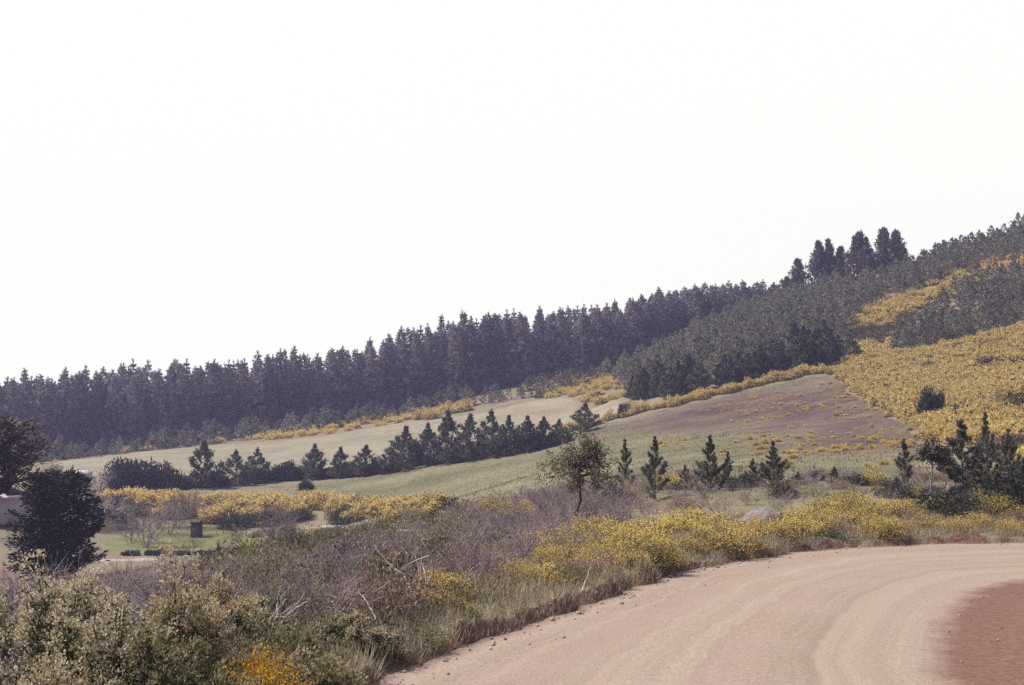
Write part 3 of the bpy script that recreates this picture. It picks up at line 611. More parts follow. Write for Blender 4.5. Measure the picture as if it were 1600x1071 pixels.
# ---------------------------------------------------------------- gorse: mass on the right hill, patches and hedges
def gorse_mass(name, label, poly, n, dmin, sc, seed, gap=0.0):
    rng = RNG(seed); pts = sample_poly(poly, n, rng, dmin); zz = height(pts[:, 0], pts[:, 1]); G_, Y_ = MB(), MB()
    B = [bush_mb(seed + k, 1.25, 1.0, 110, 10, .22, .13, yfrac=1.5, low=0) for k in range(4)]
    for (x, y), z in zip(pts, zz):
        if fbm(np.array(x * .07), np.array(y * .07), seed) < gap: continue
        g, yl = B[rng.integers(4)]; s = sc * (.6 + .7 * rng.random()); M = rotz(rng.random() * 6) * s; G_.join(g, M, (x, y, z - .1))
        if rng.random() > .06 and fbm(np.array(x * .06), np.array(y * .06), 63) > .27: Y_.join(yl, M, (x, y, z - .1))
    b = MB(); b.join(G_, m=0); b.join(Y_, m=1); o = link(name, b.mesh(name, [M_gorse_g, M_gorse_y])); tag(o, label, 'gorse', kind='stuff')
HILLG = wpoly([(1318,590),(1322,572),(1345,560),(1390,556),(1500,542),(1600,515),(1680,500),(1680,720),(1600,735),(1540,700),(1470,690),(1445,672),(1400,640),(1345,612)])
gorse_mass('gorse_thicket', 'golden gorse carpeting the steep slope at the right of the paddock', HILLG, 2300, .95, .92, 600)
gorse_mass('gorse_strip', 'gold gorse strip running uphill between the young pines', wpoly([(1322,548),(1325,510),(1365,478),(1405,462),(1460,440),(1530,412),(1610,385),(1620,416),(1540,446),(1480,470),(1470,490),(1440,515),(1415,540),(1370,556)]), 620, 1.3, 1.0, 620, .39)
gorse_mass('gorse_clearing', 'pale gorse and scrub between the upper field and young pines', wpoly([(820,612),(850,598),(930,590),(980,582),(1000,600),(995,618),(900,620),(840,624)]), 130, 1.5, 1.0, 640)
gorse_mass('gorse_border', 'narrow gorse border between upper field and forest foot', wpoly([(130,712),(260,692),(400,676),(520,660),(600,652),(640,648),(640,660),(520,678),(420,688),(330,696),(200,708)]), 170, 1.5, .9, 660)
GB = blib(700, 5, M_gorse_g, M_gorse_y, 1.3, 1.5, 230, 12, .19, .095, .95, low=0)
GN = blib(720, 6, M_gorse_g, M_gorse_near, 1.0, 1.1, 300, 19, .062, .036, .62, low=0)
def gorse_at(px, py, s, lab, grp, L=GB, sz=None):
    x, y, z = G(px, py); g, yl = L[rng.integers(len(L))]; k = min(1.0, y / 165); bush_obj('gorse_bush', g, yl, (x, y, z - .05), lab, 'gorse bush', grp, rng.random() * 6, (s * k, s * k, (sz or s) * k))
for q in range(12): gorse_at(640 + q * 8.5, np.interp(640 + q * 8.5, [640, 690, 740], [662, 655, 640]) - rng.random() * 12, .9 + .4 * rng.random(), 'gold gorse bush in the mound between pale field and forest', 'gorse mound at the edge of the upper field')
for q in range(30): px = 880 + q * 14.5; gorse_at(px, np.interp(px, [880, 930, 1010, 1100, 1200, 1270, 1320], [682, 668, 648, 627, 602, 588, 586]) - 1 - rng.random() * 5, (.55 + .45 * rng.random()), 'low gorse bush edging the top boundary of the mauve paddock', 'gorse edging the top of the paddock')
for q in range(46):
    px = 165 + 545 * (q + rng.random() * .6) / 46; gorse_at(px, np.interp(px, [165, 300, 450, 600, 710], [792, 797, 798, 803, 800]) - rng.random() * 7, 1.15 + .5 * rng.random(), 'gold-topped gorse bush in the long bank above the lawn', 'gorse bank above the lawn', sz=.85 + .35 * rng.random())
for q in range(20):
    px = 250 + 460 * rng.random(); gorse_at(px, 806 + 12 * rng.random(), .8 + .4 * rng.random(), 'smaller patchy gorse bush in front of the long gorse bank', 'patchy gorse below the gorse bank')
rng = RNG(12); pts = sample_poly(wpoly([(980,680),(1100,640),(1300,597),(1400,650),(1440,690),(1400,730),(1200,735),(1050,720)]), 800, rng, .7)
pts = pts[fbm(pts[:, 0] * .09, pts[:, 1] * .09, 57) > .43]; sz_ = .12 + .26 * rng.random(len(pts)) ** 1.8; order = np.argsort(-sz_ / pts[:, 1]); GS, YS = MB(), MB()
sg, sy = bush_mb(790, 1.3, 1.5, 60, 9, .34, .17, yfrac=1.2, low=0)
for n_i, q in enumerate(order):
    x, y = pts[q]; s = sz_[q] * .8
    if n_i >= 60:
        M = rotz(rng.random() * 6) * s; GS.join(sg, M, (x, y, hz(x, y))); YS.join(sy, M, (x, y, hz(x, y))); continue
    g, yl = GB[rng.integers(5)]; bush_obj('gorse_bush', g, yl, (x, y, hz(x, y)), 'tiny gorse plant dotted over the mauve paddock', 'gorse bush', 'gorse seedlings dotted on the paddock', rng.random() * 6, (s, s, s))
b = MB(); b.join(GS, m=0); b.join(YS, m=1); tag(link('gorse_seedlings', b.mesh('gorse_seedlings', [M_gorse_g, M_gorse_y])), 'fine yellow speckle of gorse seedlings over the mauve paddock', 'gorse', kind='stuff')

# ---------------------------------------------------------------- roadside verge
for q in range(105):                                  # gorse crowding the outside of the bend
    px = 820 + 800 * (q + rng.random()) / 105; x0, y0, _ = onD(px, 60); k = int(np.argmin(np.abs(OUT[:, 0] / np.maximum(OUT[:, 1], 1) - (px - 800) / FPX) + (OUT[:, 1] < 8) * 9)); ye = OUT[k, 1]
    D = ye + (.9 if px < 1300 else .45) + (rng.random() ** 1.1) * (10 if px > 1000 else 16); x, y, z = onD(px, D); g, yl = GN[rng.integers(6)]; s = (.40 + .34 * rng.random() + .035 * max(0, D - ye - 3)) * (1.0 if px < 1250 or rng.random() < .5 else .8) * (1 if px > 980 else .68)
    if (px > 1280 and rng.random() < .35) or (1138 < px < 1252 and 42.5 < D < 48.5): continue
    front = D < ye + 5
    bush_obj('gorse_bush', g, yl, (x, y, z - .05), 'yellow flowering gorse bush fronting the outside of the road bend' if front else 'yellow flowering gorse bush behind the front ones on the bend verge', 'gorse bush',
             'gorse fronting the road bend' if front else 'gorse further back on the bend verge', rng.random() * 6, (s * 1.15, s * 1.15, s * .9))
OL = blib(740, 5, M_olive, None, .8, .8, 170, 14, .075, .04, None, low=0)
DK = blib(750, 3, M_bushdk, None, 1.0, 1.0, 220, 14, .10, .045, None, low=0)
PINEN = [pine_parts(800 + k, 3.0, .84, base=.04, whorl=.27, nb=6, tuft=14, per=10, L=.17, Wd=.028, up=.6, prof=((0,.16,.4,.72,1),(.04,.14,.5,.92,1)), sparse=.15, eln=.28) for k in range(8)]
PINEN = [(t.mesh('trunk', [M_bark]), c.mesh('crown', [M_pine_near])) for t, c in PINEN]
for q, (px, top, D, w, lab) in enumerate([
 (976,684,60,40,'slim sparse roadside pine just right of the small leafy verge tree'), (1023,679,58,56,'full pointed roadside pine, second from the leafy verge tree'), (1070,722,60,30,'short thin pine between the full pointed pine and the tiered pine'),
 (1110,676,59,50,'open tiered roadside pine with a fluffy spire tip'), (1137,702,60,34,'smaller pine touching the right side of the tiered pine'), (1176,712,61,30,'small faint pine left of the tall middle pine'),
 (1208,686,60,52,'tall grey-green pine above the brightest verge gorse'), (1246,734,60,34,'squat dark little pine right of the tall grey-green pine'), (1303,726,60,36,'low ragged young pine alone before the mauve paddock'),
 (1412,682,58,44,'thin bare-topped spire pine left of the white-stemmed tree'), (1400,742,57,40,'low bushy pine below the bare-topped spire pine'), (1503,652,55,84,'big dark rounded pine in the clump at the road bend'),
 (1540,640,56,52,'dark pine with the highest slim spire in the bend clump'), (1577,664,56,50,'dark tiered spire pine near the end of the bend clump'), (1598,716,52,90,'broad black-green pine at the far end of the bend clump'), (1528,720,53,80,'spreading dark pine at the front foot of the bend clump')]):
    x, y, z = onD(px, D); hgt = at(px, top, D)[2] - z; t, c = PINEN[q % 8]
    tree_obj('pine_tree', t, c, (x, y, z - .1), lab, 'pine tree', None, q * 1.7, (w / FPX * D) / 1.75, hgt / 3.0)
for px, D, s, sz, lab in [(1458,98,.55,.95,'dark round bush among gold gorse on the hill behind the bend'), (1500,104,.42,.5,'grey-green bush trailing right of the dark round one on the gold hill')]:
    x, y, z = G(px, 655); bush_obj('round_bush', BUSHDK[0][0], None, (x, y, z - .1), lab, 'bush', None, px, (s, s, sz))
for px, D, s, sz, lab in [(1465,50,1.35,.85,'dark overhanging bush mound on the bend verge below the pines'), (1510,49,1.1,.7,'dark low bush at the right foot of the mound under the pines'), (1590,50,1.6,1.5,'black-green bush at the edge of the bend clump')]:
    x, y, z = onD(px, D); bush_obj('dark_bush', DK[0][0], None, (x, y, z - .1), lab, 'bush', None, px, (s, s, sz))

DB = blib(770, 4, M_bracken, None, .9, .8, 240, 13, .075, .03, None, low=0)
rng = RNG(23)
for q in range(44):
    x, y, z = onD(930 + 680 * (q + rng.random()) / 44, 54 + 13 * rng.random()); s = .35 + .5 * rng.random(); g3 = q % 4
    if g3 == 3: g, yl = GN[q % 6]; bush_obj('gorse_bush', g, yl, (x, y, z - .05), 'small yellow gorse growing between the roadside pines', 'gorse bush', 'gorse between the roadside pines', q, (s, s, s))
    else: bush_obj('scrub_bush', [DB, OL, DK][g3][q % 3][0], None, (x, y, z - .05), ['brown', 'olive', 'dark green'][g3] + ' scrub bush standing between the roadside pines', 'bush', ['brown', 'olive', 'dark green'][g3] + ' scrub between the roadside pines', q, (s, s, s * .9))
rng = RNG(19)
for (x, y) in sample_poly(HILLG, 16, rng, 9.0):
    s = .3 + .4 * rng.random(); bush_obj('scrub_bush', [DB, DK, OL][rng.integers(3)][0][0], None, (x, y, hz(x, y)), 'dull scrub bush poking out of the golden gorse slope', 'bush', 'scrub bushes in the gorse slope', rng.random() * 6, (s * 2.6, s * 2.6, s * 2.4))
def leafy_tree(seed, trunk, r, rh, n, per, L, Wd, mt, ml):
    rng = RNG(seed); tr, cr = MB(), MB(); T = np.array(trunk, float); tr.tube(T, np.linspace(.07, .035, len(T)) * (T[-1, 2] / 2.5) , 7); top = T[-1]
    tips = []
    for k in range(n):
        d = unit(rng.normal(size=3) * np.array([1, 1, .9]) + np.array([.12, 0, .32])); ln = (.35 + .65 * rng.random()) * (1 + .25 * math.sin(k * 1.7)); e = top + d * np.array([r, r, rh]) * ln * 1.2
        p0 = T[-1] * (.75 + .25 * rng.random()) if k % 3 else top; mid = (p0 + e) / 2 + rng.normal(size=3) * .08
        tr.tube(np.array([p0, mid, e]), [.022, .014, .006], 4); tips += [p0 * .35 + e * .65] + [e, (mid + e) / 2]
    tips = np.array(tips); c = np.repeat(tips, per, 0) + rng.normal(size=(len(tips) * per, 3)) * r * .10
    cr.leaves(c, rng.normal(size=c.shape) + np.array([0, 0, .3]), L * (.6 + .8 * rng.random(len(c))), Wd, rng)
    return tr.mesh('trunk', [mt], True), cr.mesh('crown', [ml])
x, y, z = onD(893, 48); k48 = 48 / FPX
lt = leafy_tree(30, [(0,0,-.1),(.08,.02,.5),(.3,.0,1.1),(.27,0,1.7),(.3,.02,2.3)], 1.05, 1.3, 40, 40, .10, .05, M_bark, M_tree)
tree_obj('leafy_tree', *lt, (x, y, z), 'small leafy tree with a thin crooked trunk rising from the verge scrub', 'tree', None, 0, 1.0)
x, y, z = onD(1452, 54)
lt = leafy_tree(31, [(0,0,-.1),(.03,0,.6),(.1,.02,1.2),(.12,0,1.75)], .8, .55, 34, 24, .10, .05, M_palebark, M_bushdk)
tree_obj('leafy_tree', *lt, (x, y, z), 'pale-stemmed small tree with dark glossy crown left of the bend pines', 'tree', None, 0, 1.0)

# grass on the verge and scrub floor
def blades(n, poly, hmin, hmax, w, mat, name, label, cat, seed, keep=None):
    rng = RNG(seed); p = sample_poly(poly, n, rng, 0, 6); m = fbm(p[:, 0] * .8, p[:, 1] * .8, seed) > .36; p = p[m]
    if keep is not None: p = p[keep(p[:, 0], p[:, 1])]
    z = height(p[:, 0], p[:, 1]); b = MB(); c = np.c_[p, z - .02]; hh = hmin + (hmax - hmin) * rng.random(len(p)) * np.clip(fbm(p[:, 0] * .6, p[:, 1] * .6, seed + 3) * 1.8, .3, 1)
    b.leaves(c, np.array([0, 0, 1.0]) + rng.normal(size=(len(p), 3)) * .38, hh, w, rng); tag(link(name, b.mesh(name, [mat])), label, cat, kind='stuff')
def off_road(d=.25):
    return lambda x, y: (~inpoly(x, y, RP)) & (dpoly(x, y, OUTJ[::4]) > d)
VERGE = np.array([(-7,10),(-3.4,10),(-1.7,16.8),(.2,22),(4,31),(9,37.5),(15,41.2),(26,41.8),(26,52),(12,52),(3,46),(-3,38),(-6,28),(-7,18)])
blades(190000, VERGE, .06, .40, .014, M_grass, 'verge_grass', 'dry grey-green grass on the verge between road and scrub', 'grass', 900, off_road(.02))
SCRUB = np.array([(-18,9),(-3,9),(-2,16),(-.3,22),(2,28),(5,36),(4,60),(2,72),(-4,80),(-14,92),(-26,88),(-30,60),(-22,35)])
blades(90000, SCRUB, .15, .6, .02, M_bracken, 'dead_bracken', 'rusty dead bracken and grass under the scrub', 'bracken', 910, off_road(.9))
blades(60000, PADDOCK, .10, .34, .055, M_pgrass, 'paddock_grass', 'tufty khaki grass growing over the paddock', 'grass', 905, lambda x, y: mauve_mask(x, y) < .55)
# mauve thicket of dead twigs
TW = [twig_mb(920 + k, 1, 1.0, 9, 3, .012, .75, 3, 5) for k in range(5)]
def twig_mass(name, label, poly, n, dmin, s0, s1, seed, mat):
    rng = RNG(seed); p = sample_poly(poly, n, rng, dmin); p = p[off_road(1.6)(p[:, 0], p[:, 1])]; p = p[~((p[:, 1] < 24.3) & (p[:, 0] / p[:, 1] * FPX + 800 > 575))]; z = height(p[:, 0], p[:, 1]); b = MB()
    for (x, y), zz in zip(p, z): b.join(TW[rng.integers(5)], rotz(rng.random() * 6) * (s0 + (s1 - s0) * rng.random()), (x, y, zz - .05))
    tag(link(name, b.mesh(name, [mat])), label, 'thicket', kind='stuff')
THK = np.array([(-11,14),(-5,13),(-3,19),(-1,26),(1.2,33),(3.2,42),(4.5,58),(3,72),(-1.5,70),(-4.5,56),(-9,50),(-11,44),(-11,30)])
twig_mass('twig_thicket', 'mauve thicket of dead leafless twigs on the slope below the road', THK, 470, .8, .55, 1.08, 930, M_brush)
THK2 = np.array([(-2,52),(3,47),(8,50),(16,52),(24,52),(24,60),(12,66),(4,74),(-3,76)])
twig_mass('dry_scrub', 'dry brown scrub standing between the verge gorse and the paddock', THK2, 150, 1.2, .45, .9, 940, M_brush)
rng = RNG(15)
for q in range(60):
    px = 900 + 700 * (q + rng.random()) / 60; k = int(np.argmin(np.abs(OUT[:, 0] / np.maximum(OUT[:, 1], 1) - (px - 800) / FPX) + (OUT[:, 1] < 8) * 9)); x, y, z = onD(px, OUT[k, 1] + 1.0 + 11 * rng.random()); s = .4 + .4 * rng.random(); brown = q % 3 > 0
    bush_obj('scrub_bush', (DB if brown else OL)[q % 4][0], None, (x, y, z - .05), 'rusty dry scrub bush between the yellow gorse on the bend verge' if brown else 'olive green scrub bush between the yellow gorse on the bend verge', 'bush', 'dry bushes in the verge gorse' if brown else 'green bushes in the verge gorse', rng.random() * 6, (s * 1.1, s * 1.1, s * .85))

# ---- shrubs among the scrub
SB = blib(760, 4, M_olive, M_bud, .9, 1.0, 260, 13, .07, .036, .35, low=0)
for q, (px, py, s, L, lab) in enumerate([
 (545,850,1.9,OL,'olive-green shrub below the pale trough in the scrub'), (585,838,1.8,OL,'leafy light green shrub right of the pale trough'), (490,860,2.0,OL,'wide olive shrub left of the pale trough'),
 (440,880,2.2,OL,'olive shrub at the left margin of the dead twigs'), (725,860,1.2,OL,'green-leaved shrub in the dead twigs left of the verge tree'), (745,835,1.3,OL,'small green shrub near the top of the dead twig thicket'),
 (560,800,2.0,DK,'dark bush below the middle of the gorse bank'), (705,812,1.6,DK,'dark shrub at the right end of the gorse bank'), (470,815,2.2,DK,'dark bush left above the pale trough'),
 (330,895,1.5,DK,'black-green bush behind the tall pale-budded shrub'), (180,800,2.6,DK,'dark glossy bush right behind the black cypress'), (420,820,2.4,DK,'dark low bush on the right edge of the lawn'),
 (400,840,1.4,OL,'round yellow-green bush on the corner of the lawn'), (450,830,1.8,OL,'olive bush between lawn corner and trough'), (390,905,2.0,OL,'olive shrub above the fallen bleached branch'), (350,920,1.8,OL,'pale olive shrub left of the dead twigs')]):
    x, y, z = G(px, py); k = max(1.0, y / 60); bush_obj('shrub', L[q % len(L)][0], None, (x, y, z - .1), lab, 'shrub', None, q * 1.1, (s * .75, s * .75, s * .75))
for q, (px, D, s, lab) in enumerate([(650,19.5,.55,'grey-green tussock shrub hanging over the road cutting'), (700,21.5,.55,'soft grey tussock at the lip of the road cutting'), (765,24,.65,'feathery green tussock above the dark cutting'), (885,27,.6,'low grey shrub at the foot of the leaning stake'), (1005,31.5,.75,'dark-based shrub at the road edge left of the gorse'),
  (600,18.5,.4,'small yellow-green shrub where grass meets the road')]):
    x, y, z = onD(px, D); bush_obj('shrub', SB[q % 4][0], None, (x, y, z - .05), lab, 'shrub', None, q, (s, s, s * .7))
rng = RNG(88)
MIXB = [('olive shrub', OL), ('rusty brown shrub', DB), ('dark green shrub', DK), ('sage grey shrub', blib(780, 3, M_sage, None, .9, 1.0, 200, 14, .06, .03, None, low=0)), ('dead-twig shrub', None)]
TWN = [twig_mb(960 + k, 1, 1.3, 12, 3, .011, .8, 3, 6).mesh('dead_shrub', [M_brush]) for k in range(3)]
wh = ['low on the slope left of the road', 'among dead twigs in mid slope', 'below the lawn at the slope foot']
for q in range(48):
    D = 15 + 30 * rng.random() ** 1.4; lo_ = np.interp(D, [15, 20, 30, 45], [300, 330, 340, 330]); hi_ = np.interp(D, [15, 20, 30, 45], [520, 600, 760, 820]); px = lo_ + (hi_ - lo_) * rng.random(); x, y, z = onD(px, D); k = int(rng.integers(5)); s = (.36 + .40 * rng.random()) * (1 if k != 2 else .7) * np.interp(D, [16, 26], [1, 1.5]); k = 0 if k == 4 and rng.random() < .6 else k
    w_ = wh[0] if D < 20 else (wh[1] if D < 32 else wh[2]); nm, L_ = MIXB[k]
    if k == 4: o = link('dead_shrub', TWN[q % 3], None, (x, y, z - .05)); o.rotation_euler = (0, 0, rng.random() * 6); ss = .6 + .45 * rng.random(); o.scale = (ss, ss, ss * .85); tag(o, nm + ' ' + w_, 'dead shrub', nm + 's ' + w_)
    else: bush_obj('shrub', L_[q % len(L_)][0], None, (x, y, z - .05), nm + ' ' + w_, 'shrub', nm + 's ' + w_, rng.random() * 6, (s, s, s * (.8 + .5 * rng.random())))
for q, (px, py, s) in enumerate([(690,935,.5),(670,952,.38),(705,960,.35),(790,880,.5),(830,870,.6),(870,865,.6),(760,885,.45),(740,870,.5),(900,850,.8),(930,860,.8),(850,890,.45),(800,900,.4),(960,860,.9),(780,810,.9),(815,815,.8),(920,880,.4)]):
    x, y, z = G(px, py); g, yl = GN[q % 6]; bush_obj('gorse_bush', g, yl, (x, y, z - .05), 'small yellow gorse scattered in the dry grass left of the bend', 'gorse bush', 'gorse scattered in the verge grass', q, (s, s, s * .9))

# ---- big foreground shrubs, bottom left
def bud_shrub(seed, r, h, tips, mi, mo, L=.055):
    rng = RNG(seed); inner, st, bud = MB(), MB(), MB(); d = unit(rng.normal(size=(tips, 3))); d[:, 2] = np.abs(d[:, 2]); d = unit(d + np.array([0, 0, .12]))
    lump = 1 + .26 * (np.sin(d[:, 0] * 7 + seed) * np.sin(d[:, 1] * 6 + seed) + .7 * np.sin(d[:, 2] * 9 + d[:, 0] * 4))
    P = d * (lump * (.72 + .28 * rng.random(tips) ** .5))[:, None] * np.array([r, r, h])
    n = 24; keep = (d[:, 2] + .25 * rng.normal(size=tips) > .22) | (rng.random(tips) < .15); Pk = P[keep]; c = np.repeat(Pk, n, 0) + rng.normal(size=(len(Pk) * n, 3)) * .026; dd = np.repeat(d[keep], n, 0) * .6 + rng.normal(size=c.shape) * .55 + np.array([0, 0, .3])  # pale tips kept mostly on top, imitating a sunlit crown over deep shade
    bud.leaves(c, dd, L * .62 * (.6 + .7 * rng.random(len(c))), L * .36, rng)
    n = 22; f = .5 + .48 * rng.random(tips * n); c = np.repeat(P, n, 0) * f[:, None] + rng.normal(size=(tips * n, 3)) * .06; inner.leaves(c, rng.normal(size=c.shape) + np.array([0, 0, .2]), L * .95, L * .42, rng)
    for k in range(0, tips, 6):
        t = np.linspace(0, 1, 4)[:, None]; st.tube(P[k] * t + np.array([0, 0, .15]) * t * (1 - t) * 4 * h, np.linspace(.016, .004, 4), 4)
    return st.mesh('stems', [M_bark]), inner.mesh('foliage', [mi]), bud.mesh('bud_tips', [mo])
def put_bud(px, D, r, top, tips, seed, lab, mi=M_shrubin, mo=M_bud, L=.055):
    x, y, z = onD(px, D); h = max(.35, (at(px, top, D)[2] - z + .1) / 1.12); tips = int(tips * 1.35); st, inn, bud = bud_shrub(seed, r, h, tips, mi, mo, L); o = link('flowering_shrub', inn, None, (x, y, z - .1)); tag(o, lab, 'shrub'); link('stems', st, o); link('bud_tips', bud, o); return o
M_bud2 = leaf_mat('tawny_buds', [(.36,.27,.17),(.55,.45,.29),(.70,.60,.45)], .35, .1)
put_bud(110, 13.2, .82, 905, 620, 41, 'large shrub covered in cream-pink buds before the black cypress')
put_bud(188, 12.4, .5, 965, 330, 42, 'smaller pale-budded shrub in front of the large one')
put_bud(15, 13.5, .5, 955, 330, 43, 'pale-budded shrub cut off by the left picture edge')
put_bud(285, 14.5, .5, 893, 300, 44, 'tall tawny loose shrub beside the large pale-budded one', M_olive, M_bud2, .06)
put_bud(345, 17.5, .65, 915, 330, 45, 'loose tawny shrub right of the tall tawny one', M_olive, M_bud2, .06)
put_bud(250, 12.2, .5, 990, 260, 46, 'grey-brown shrub low in front of the tawny ones', M_shrubin, M_sage, .05)
put_bud(545, 18.3, .55, 962, 240, 47, 'green leafy shrub with pale shoots at mid slope', M_shrubin, M_bud2, .05)
put_bud(90, 11.0, .6, 1042, 260, 48, 'yellow-green low shrub along the bottom picture edge', M_olive, M_bud2, .05)
put_bud(325, 12.5, .45, 1025, 180, 49, 'low grey shrub left of the orange gorse', M_shrubin, M_sage, .05)
put_bud(10, 11.4, .4, 1015, 200, 50, 'mauve-grey shrub in the bottom left corner', M_sage, M_brush, .05)
put_bud(480, 15.3, .55, 1020, 220, 51, 'low olive shrub right of the orange gorse at the bottom edge', M_olive, M_bud2, .05)
put_bud(415, 20, .5, 955, 200, 52, 'dull olive shrub between fallen branch and tawny shrubs', M_shrubin, M_olive, .05)
OG = leaf_mat('orange_gorse_flowers', [(.50,.26,.02),(.66,.38,.03),(.74,.48,.05)], .3, .05)
for px, D, s, lab in [(395,14.2,.52,'bright orange-yellow gorse bush at the bottom of the slope'), (352,13.4,.36,'smaller orange gorse clump left of the bright one'), (440,13.2,.3,'tiny orange gorse sprig at the bottom edge')]:
    g, yl = bush_mb(int(px), 1.0, 1.35, 420, 26, .055, .03, yfrac=.95, low=0); x, y, z = onD(px, D)
    bush_obj('gorse_bush', g.mesh('foliage', [M_gorse_g]), yl.mesh('blossom', [OG]), (x, y, z - .05), lab, 'gorse bush', None, 0, (s, s, s))

# ---- bleached bare branches, traced in place and given depth
def branch_thing(name, label, D, paths, cat='branch', mat=M_deadwood, seed=0, rad=.016, twigs=4):
    rng = RNG(seed); b = MB(); P0 = None
    for path in paths:
        dd = rng.normal() * .25; P = np.array([at(px, py, D + dd * t) for t, (px, py) in zip(np.linspace(0, 1, len(path)), path)])
        if P0 is None: P0 = P[0].copy()
        n = len(P) * 4; t = np.linspace(0, len(P) - 1, n); Q = np.stack([np.interp(t, np.arange(len(P)), P[:, k]) for k in range(3)], 1); Q[1:-1] += rng.normal(size=(n - 2, 3)) * .008
        b.tube(Q - P0, np.linspace(rad, rad * .35, n), 5)
        for _ in range(twigs):
            i = rng.integers(n // 3, n - 1); d = unit(rng.normal(size=3) + np.array([0, 0, .6])); b.tube(Q[i] - P0 + d * np.linspace(0, .3 + .3 * rng.random(), 4)[:, None] + rng.normal(size=(4, 3)) * .01, np.linspace(rad * .35, .003, 4), 3)
    o = link(name, b.mesh(name, [mat], True), None, tuple(P0)); tag(o, label, cat); return o
def gD(px, py): return G(px, py)[1]
d1 = gD(648, 938)
branch_thing('dead_shrub', 'bleached bare dead shrub with forked white limbs above the verge grass', d1, [[(650,940),(642,918),(633,901),(612,885),(604,878)],[(650,940),(667,916),(678,896),(676,875),(665,855)],[(650,940),(656,915),(660,893),(662,880)],[(650,928),(640,926),(668,932)],[(642,918),(650,900),(656,890)]], 'dead shrub', seed=1, rad=.030)
d1 = gD(388, 1010)
branch_thing('fallen_branch', 'bleached fallen branch with a spray of twigs among dead scrub', d1, [[(388,1010),(405,995),(425,981),(452,979)],[(425,981),(420,972),(418,962)],[(425,981),(440,968),(455,955),(480,940)],[(390,992),(400,1000)],[(425,981),(434,960),(433,945)]], 'branch', seed=2, rad=.016)
d1 = gD(600, 1000)
branch_thing('dead_sapling', 'pale leaning dead stem rising out of the olive shrubs', d1, [[(600,998),(592,980),(583,958),(572,938),(560,926)]], 'dead stem', seed=3, rad=.018)
branch_thing('dead_sapling', 'pair of thin white dead stems within the tawny shrubs', gD(355, 985), [[(350,985),(347,968),(345,955)],[(355,985),(358,968),(363,955)]], 'dead stem', seed=4, rad=.012)
branch_thing('dead_sapling', 'thin dark upright stem at the lip of the road cutting', 19.6, [[(648,1015),(650,990),(651,966)]], 'dead stem', M_bark, 5, .010)
branch_thing('wooden_stake', 'thin pale stake leaning in the grass beside the road', gD(908, 926), [[(908,926),(915,907),(924,884)]], 'stake', seed=6, rad=.013, twigs=0)
branch_thing('fallen_branch', 'long pale fallen branch sloping down toward the pale plank', gD(655, 832), [[(655,830),(635,820),(612,812)]], 'branch', seed=7, rad=.05)

# ---------------------------------------------------------------- cypresses, house, garden
def cypress(seed, h, r, n, per, mt, prof, L=.34, feather=.5, Wd=.12):
    rng = RNG(seed); tr, cr = MB(), MB(); tr.tube(np.c_[np.zeros(5), np.zeros(5), np.linspace(-.3, h * .9, 5)], np.linspace(.28, .05, 5), 7)
    for k in range(n):
        f = rng.random() ** 1.1; a = rng.random() * 6.3; ln = r * np.interp(f, *prof) * (.45 + .7 * rng.random()); z = f * h * .93 + .1
        d = np.array([math.cos(a), math.sin(a), feather * (.2 + .6 * rng.random())]); p0 = np.array([0, 0, z]); tr.tube(p0 + d * (np.linspace(0, .8, 3) * ln)[:, None], np.linspace(.05, .01, 3), 3)
        s = .2 + .8 * np.sqrt(rng.random(per)); c = p0 + d * (s * ln)[:, None] + np.c_[np.zeros(per), np.zeros(per), s ** 2 * ln * .12] + rng.normal(size=(per, 3)) * .12
        outer = (s > .84) & (rng.random(per) < .6)
        cr.leaves(c, d * .9 + rng.normal(size=(per, 3)) * .45, L * (.6 + .8 * rng.random(per)), Wd, rng, outer.astype(int))
    return tr.mesh('trunk', [M_bark]), cr.mesh('crown', [M_cyp, mt])
x, y, z = G(86, 905)
tree_obj('cypress_tree', *cypress(61, 6.8, 2.75, 300, 56, M_cyp, ([0, .25, .5, .8, 1], [.95, 1, .95, .75, .4]), .36, .35, .11), (x, y, z), 'black-green dense cypress standing between the house and lawn', 'cypress')
x, y, z = onD(-22, 94)
tree_obj('cypress_tree', *cypress(62, 10.6, 4.3, 560, 34, M_cyp_tip, ([0, .5, .55, .72, .85, 1], [.03, .04, .8, 1, .75, .25]), .42, .55), (x, y, z), 'tall cypress with drooping reddish-brown branch tips at the left edge', 'cypress')
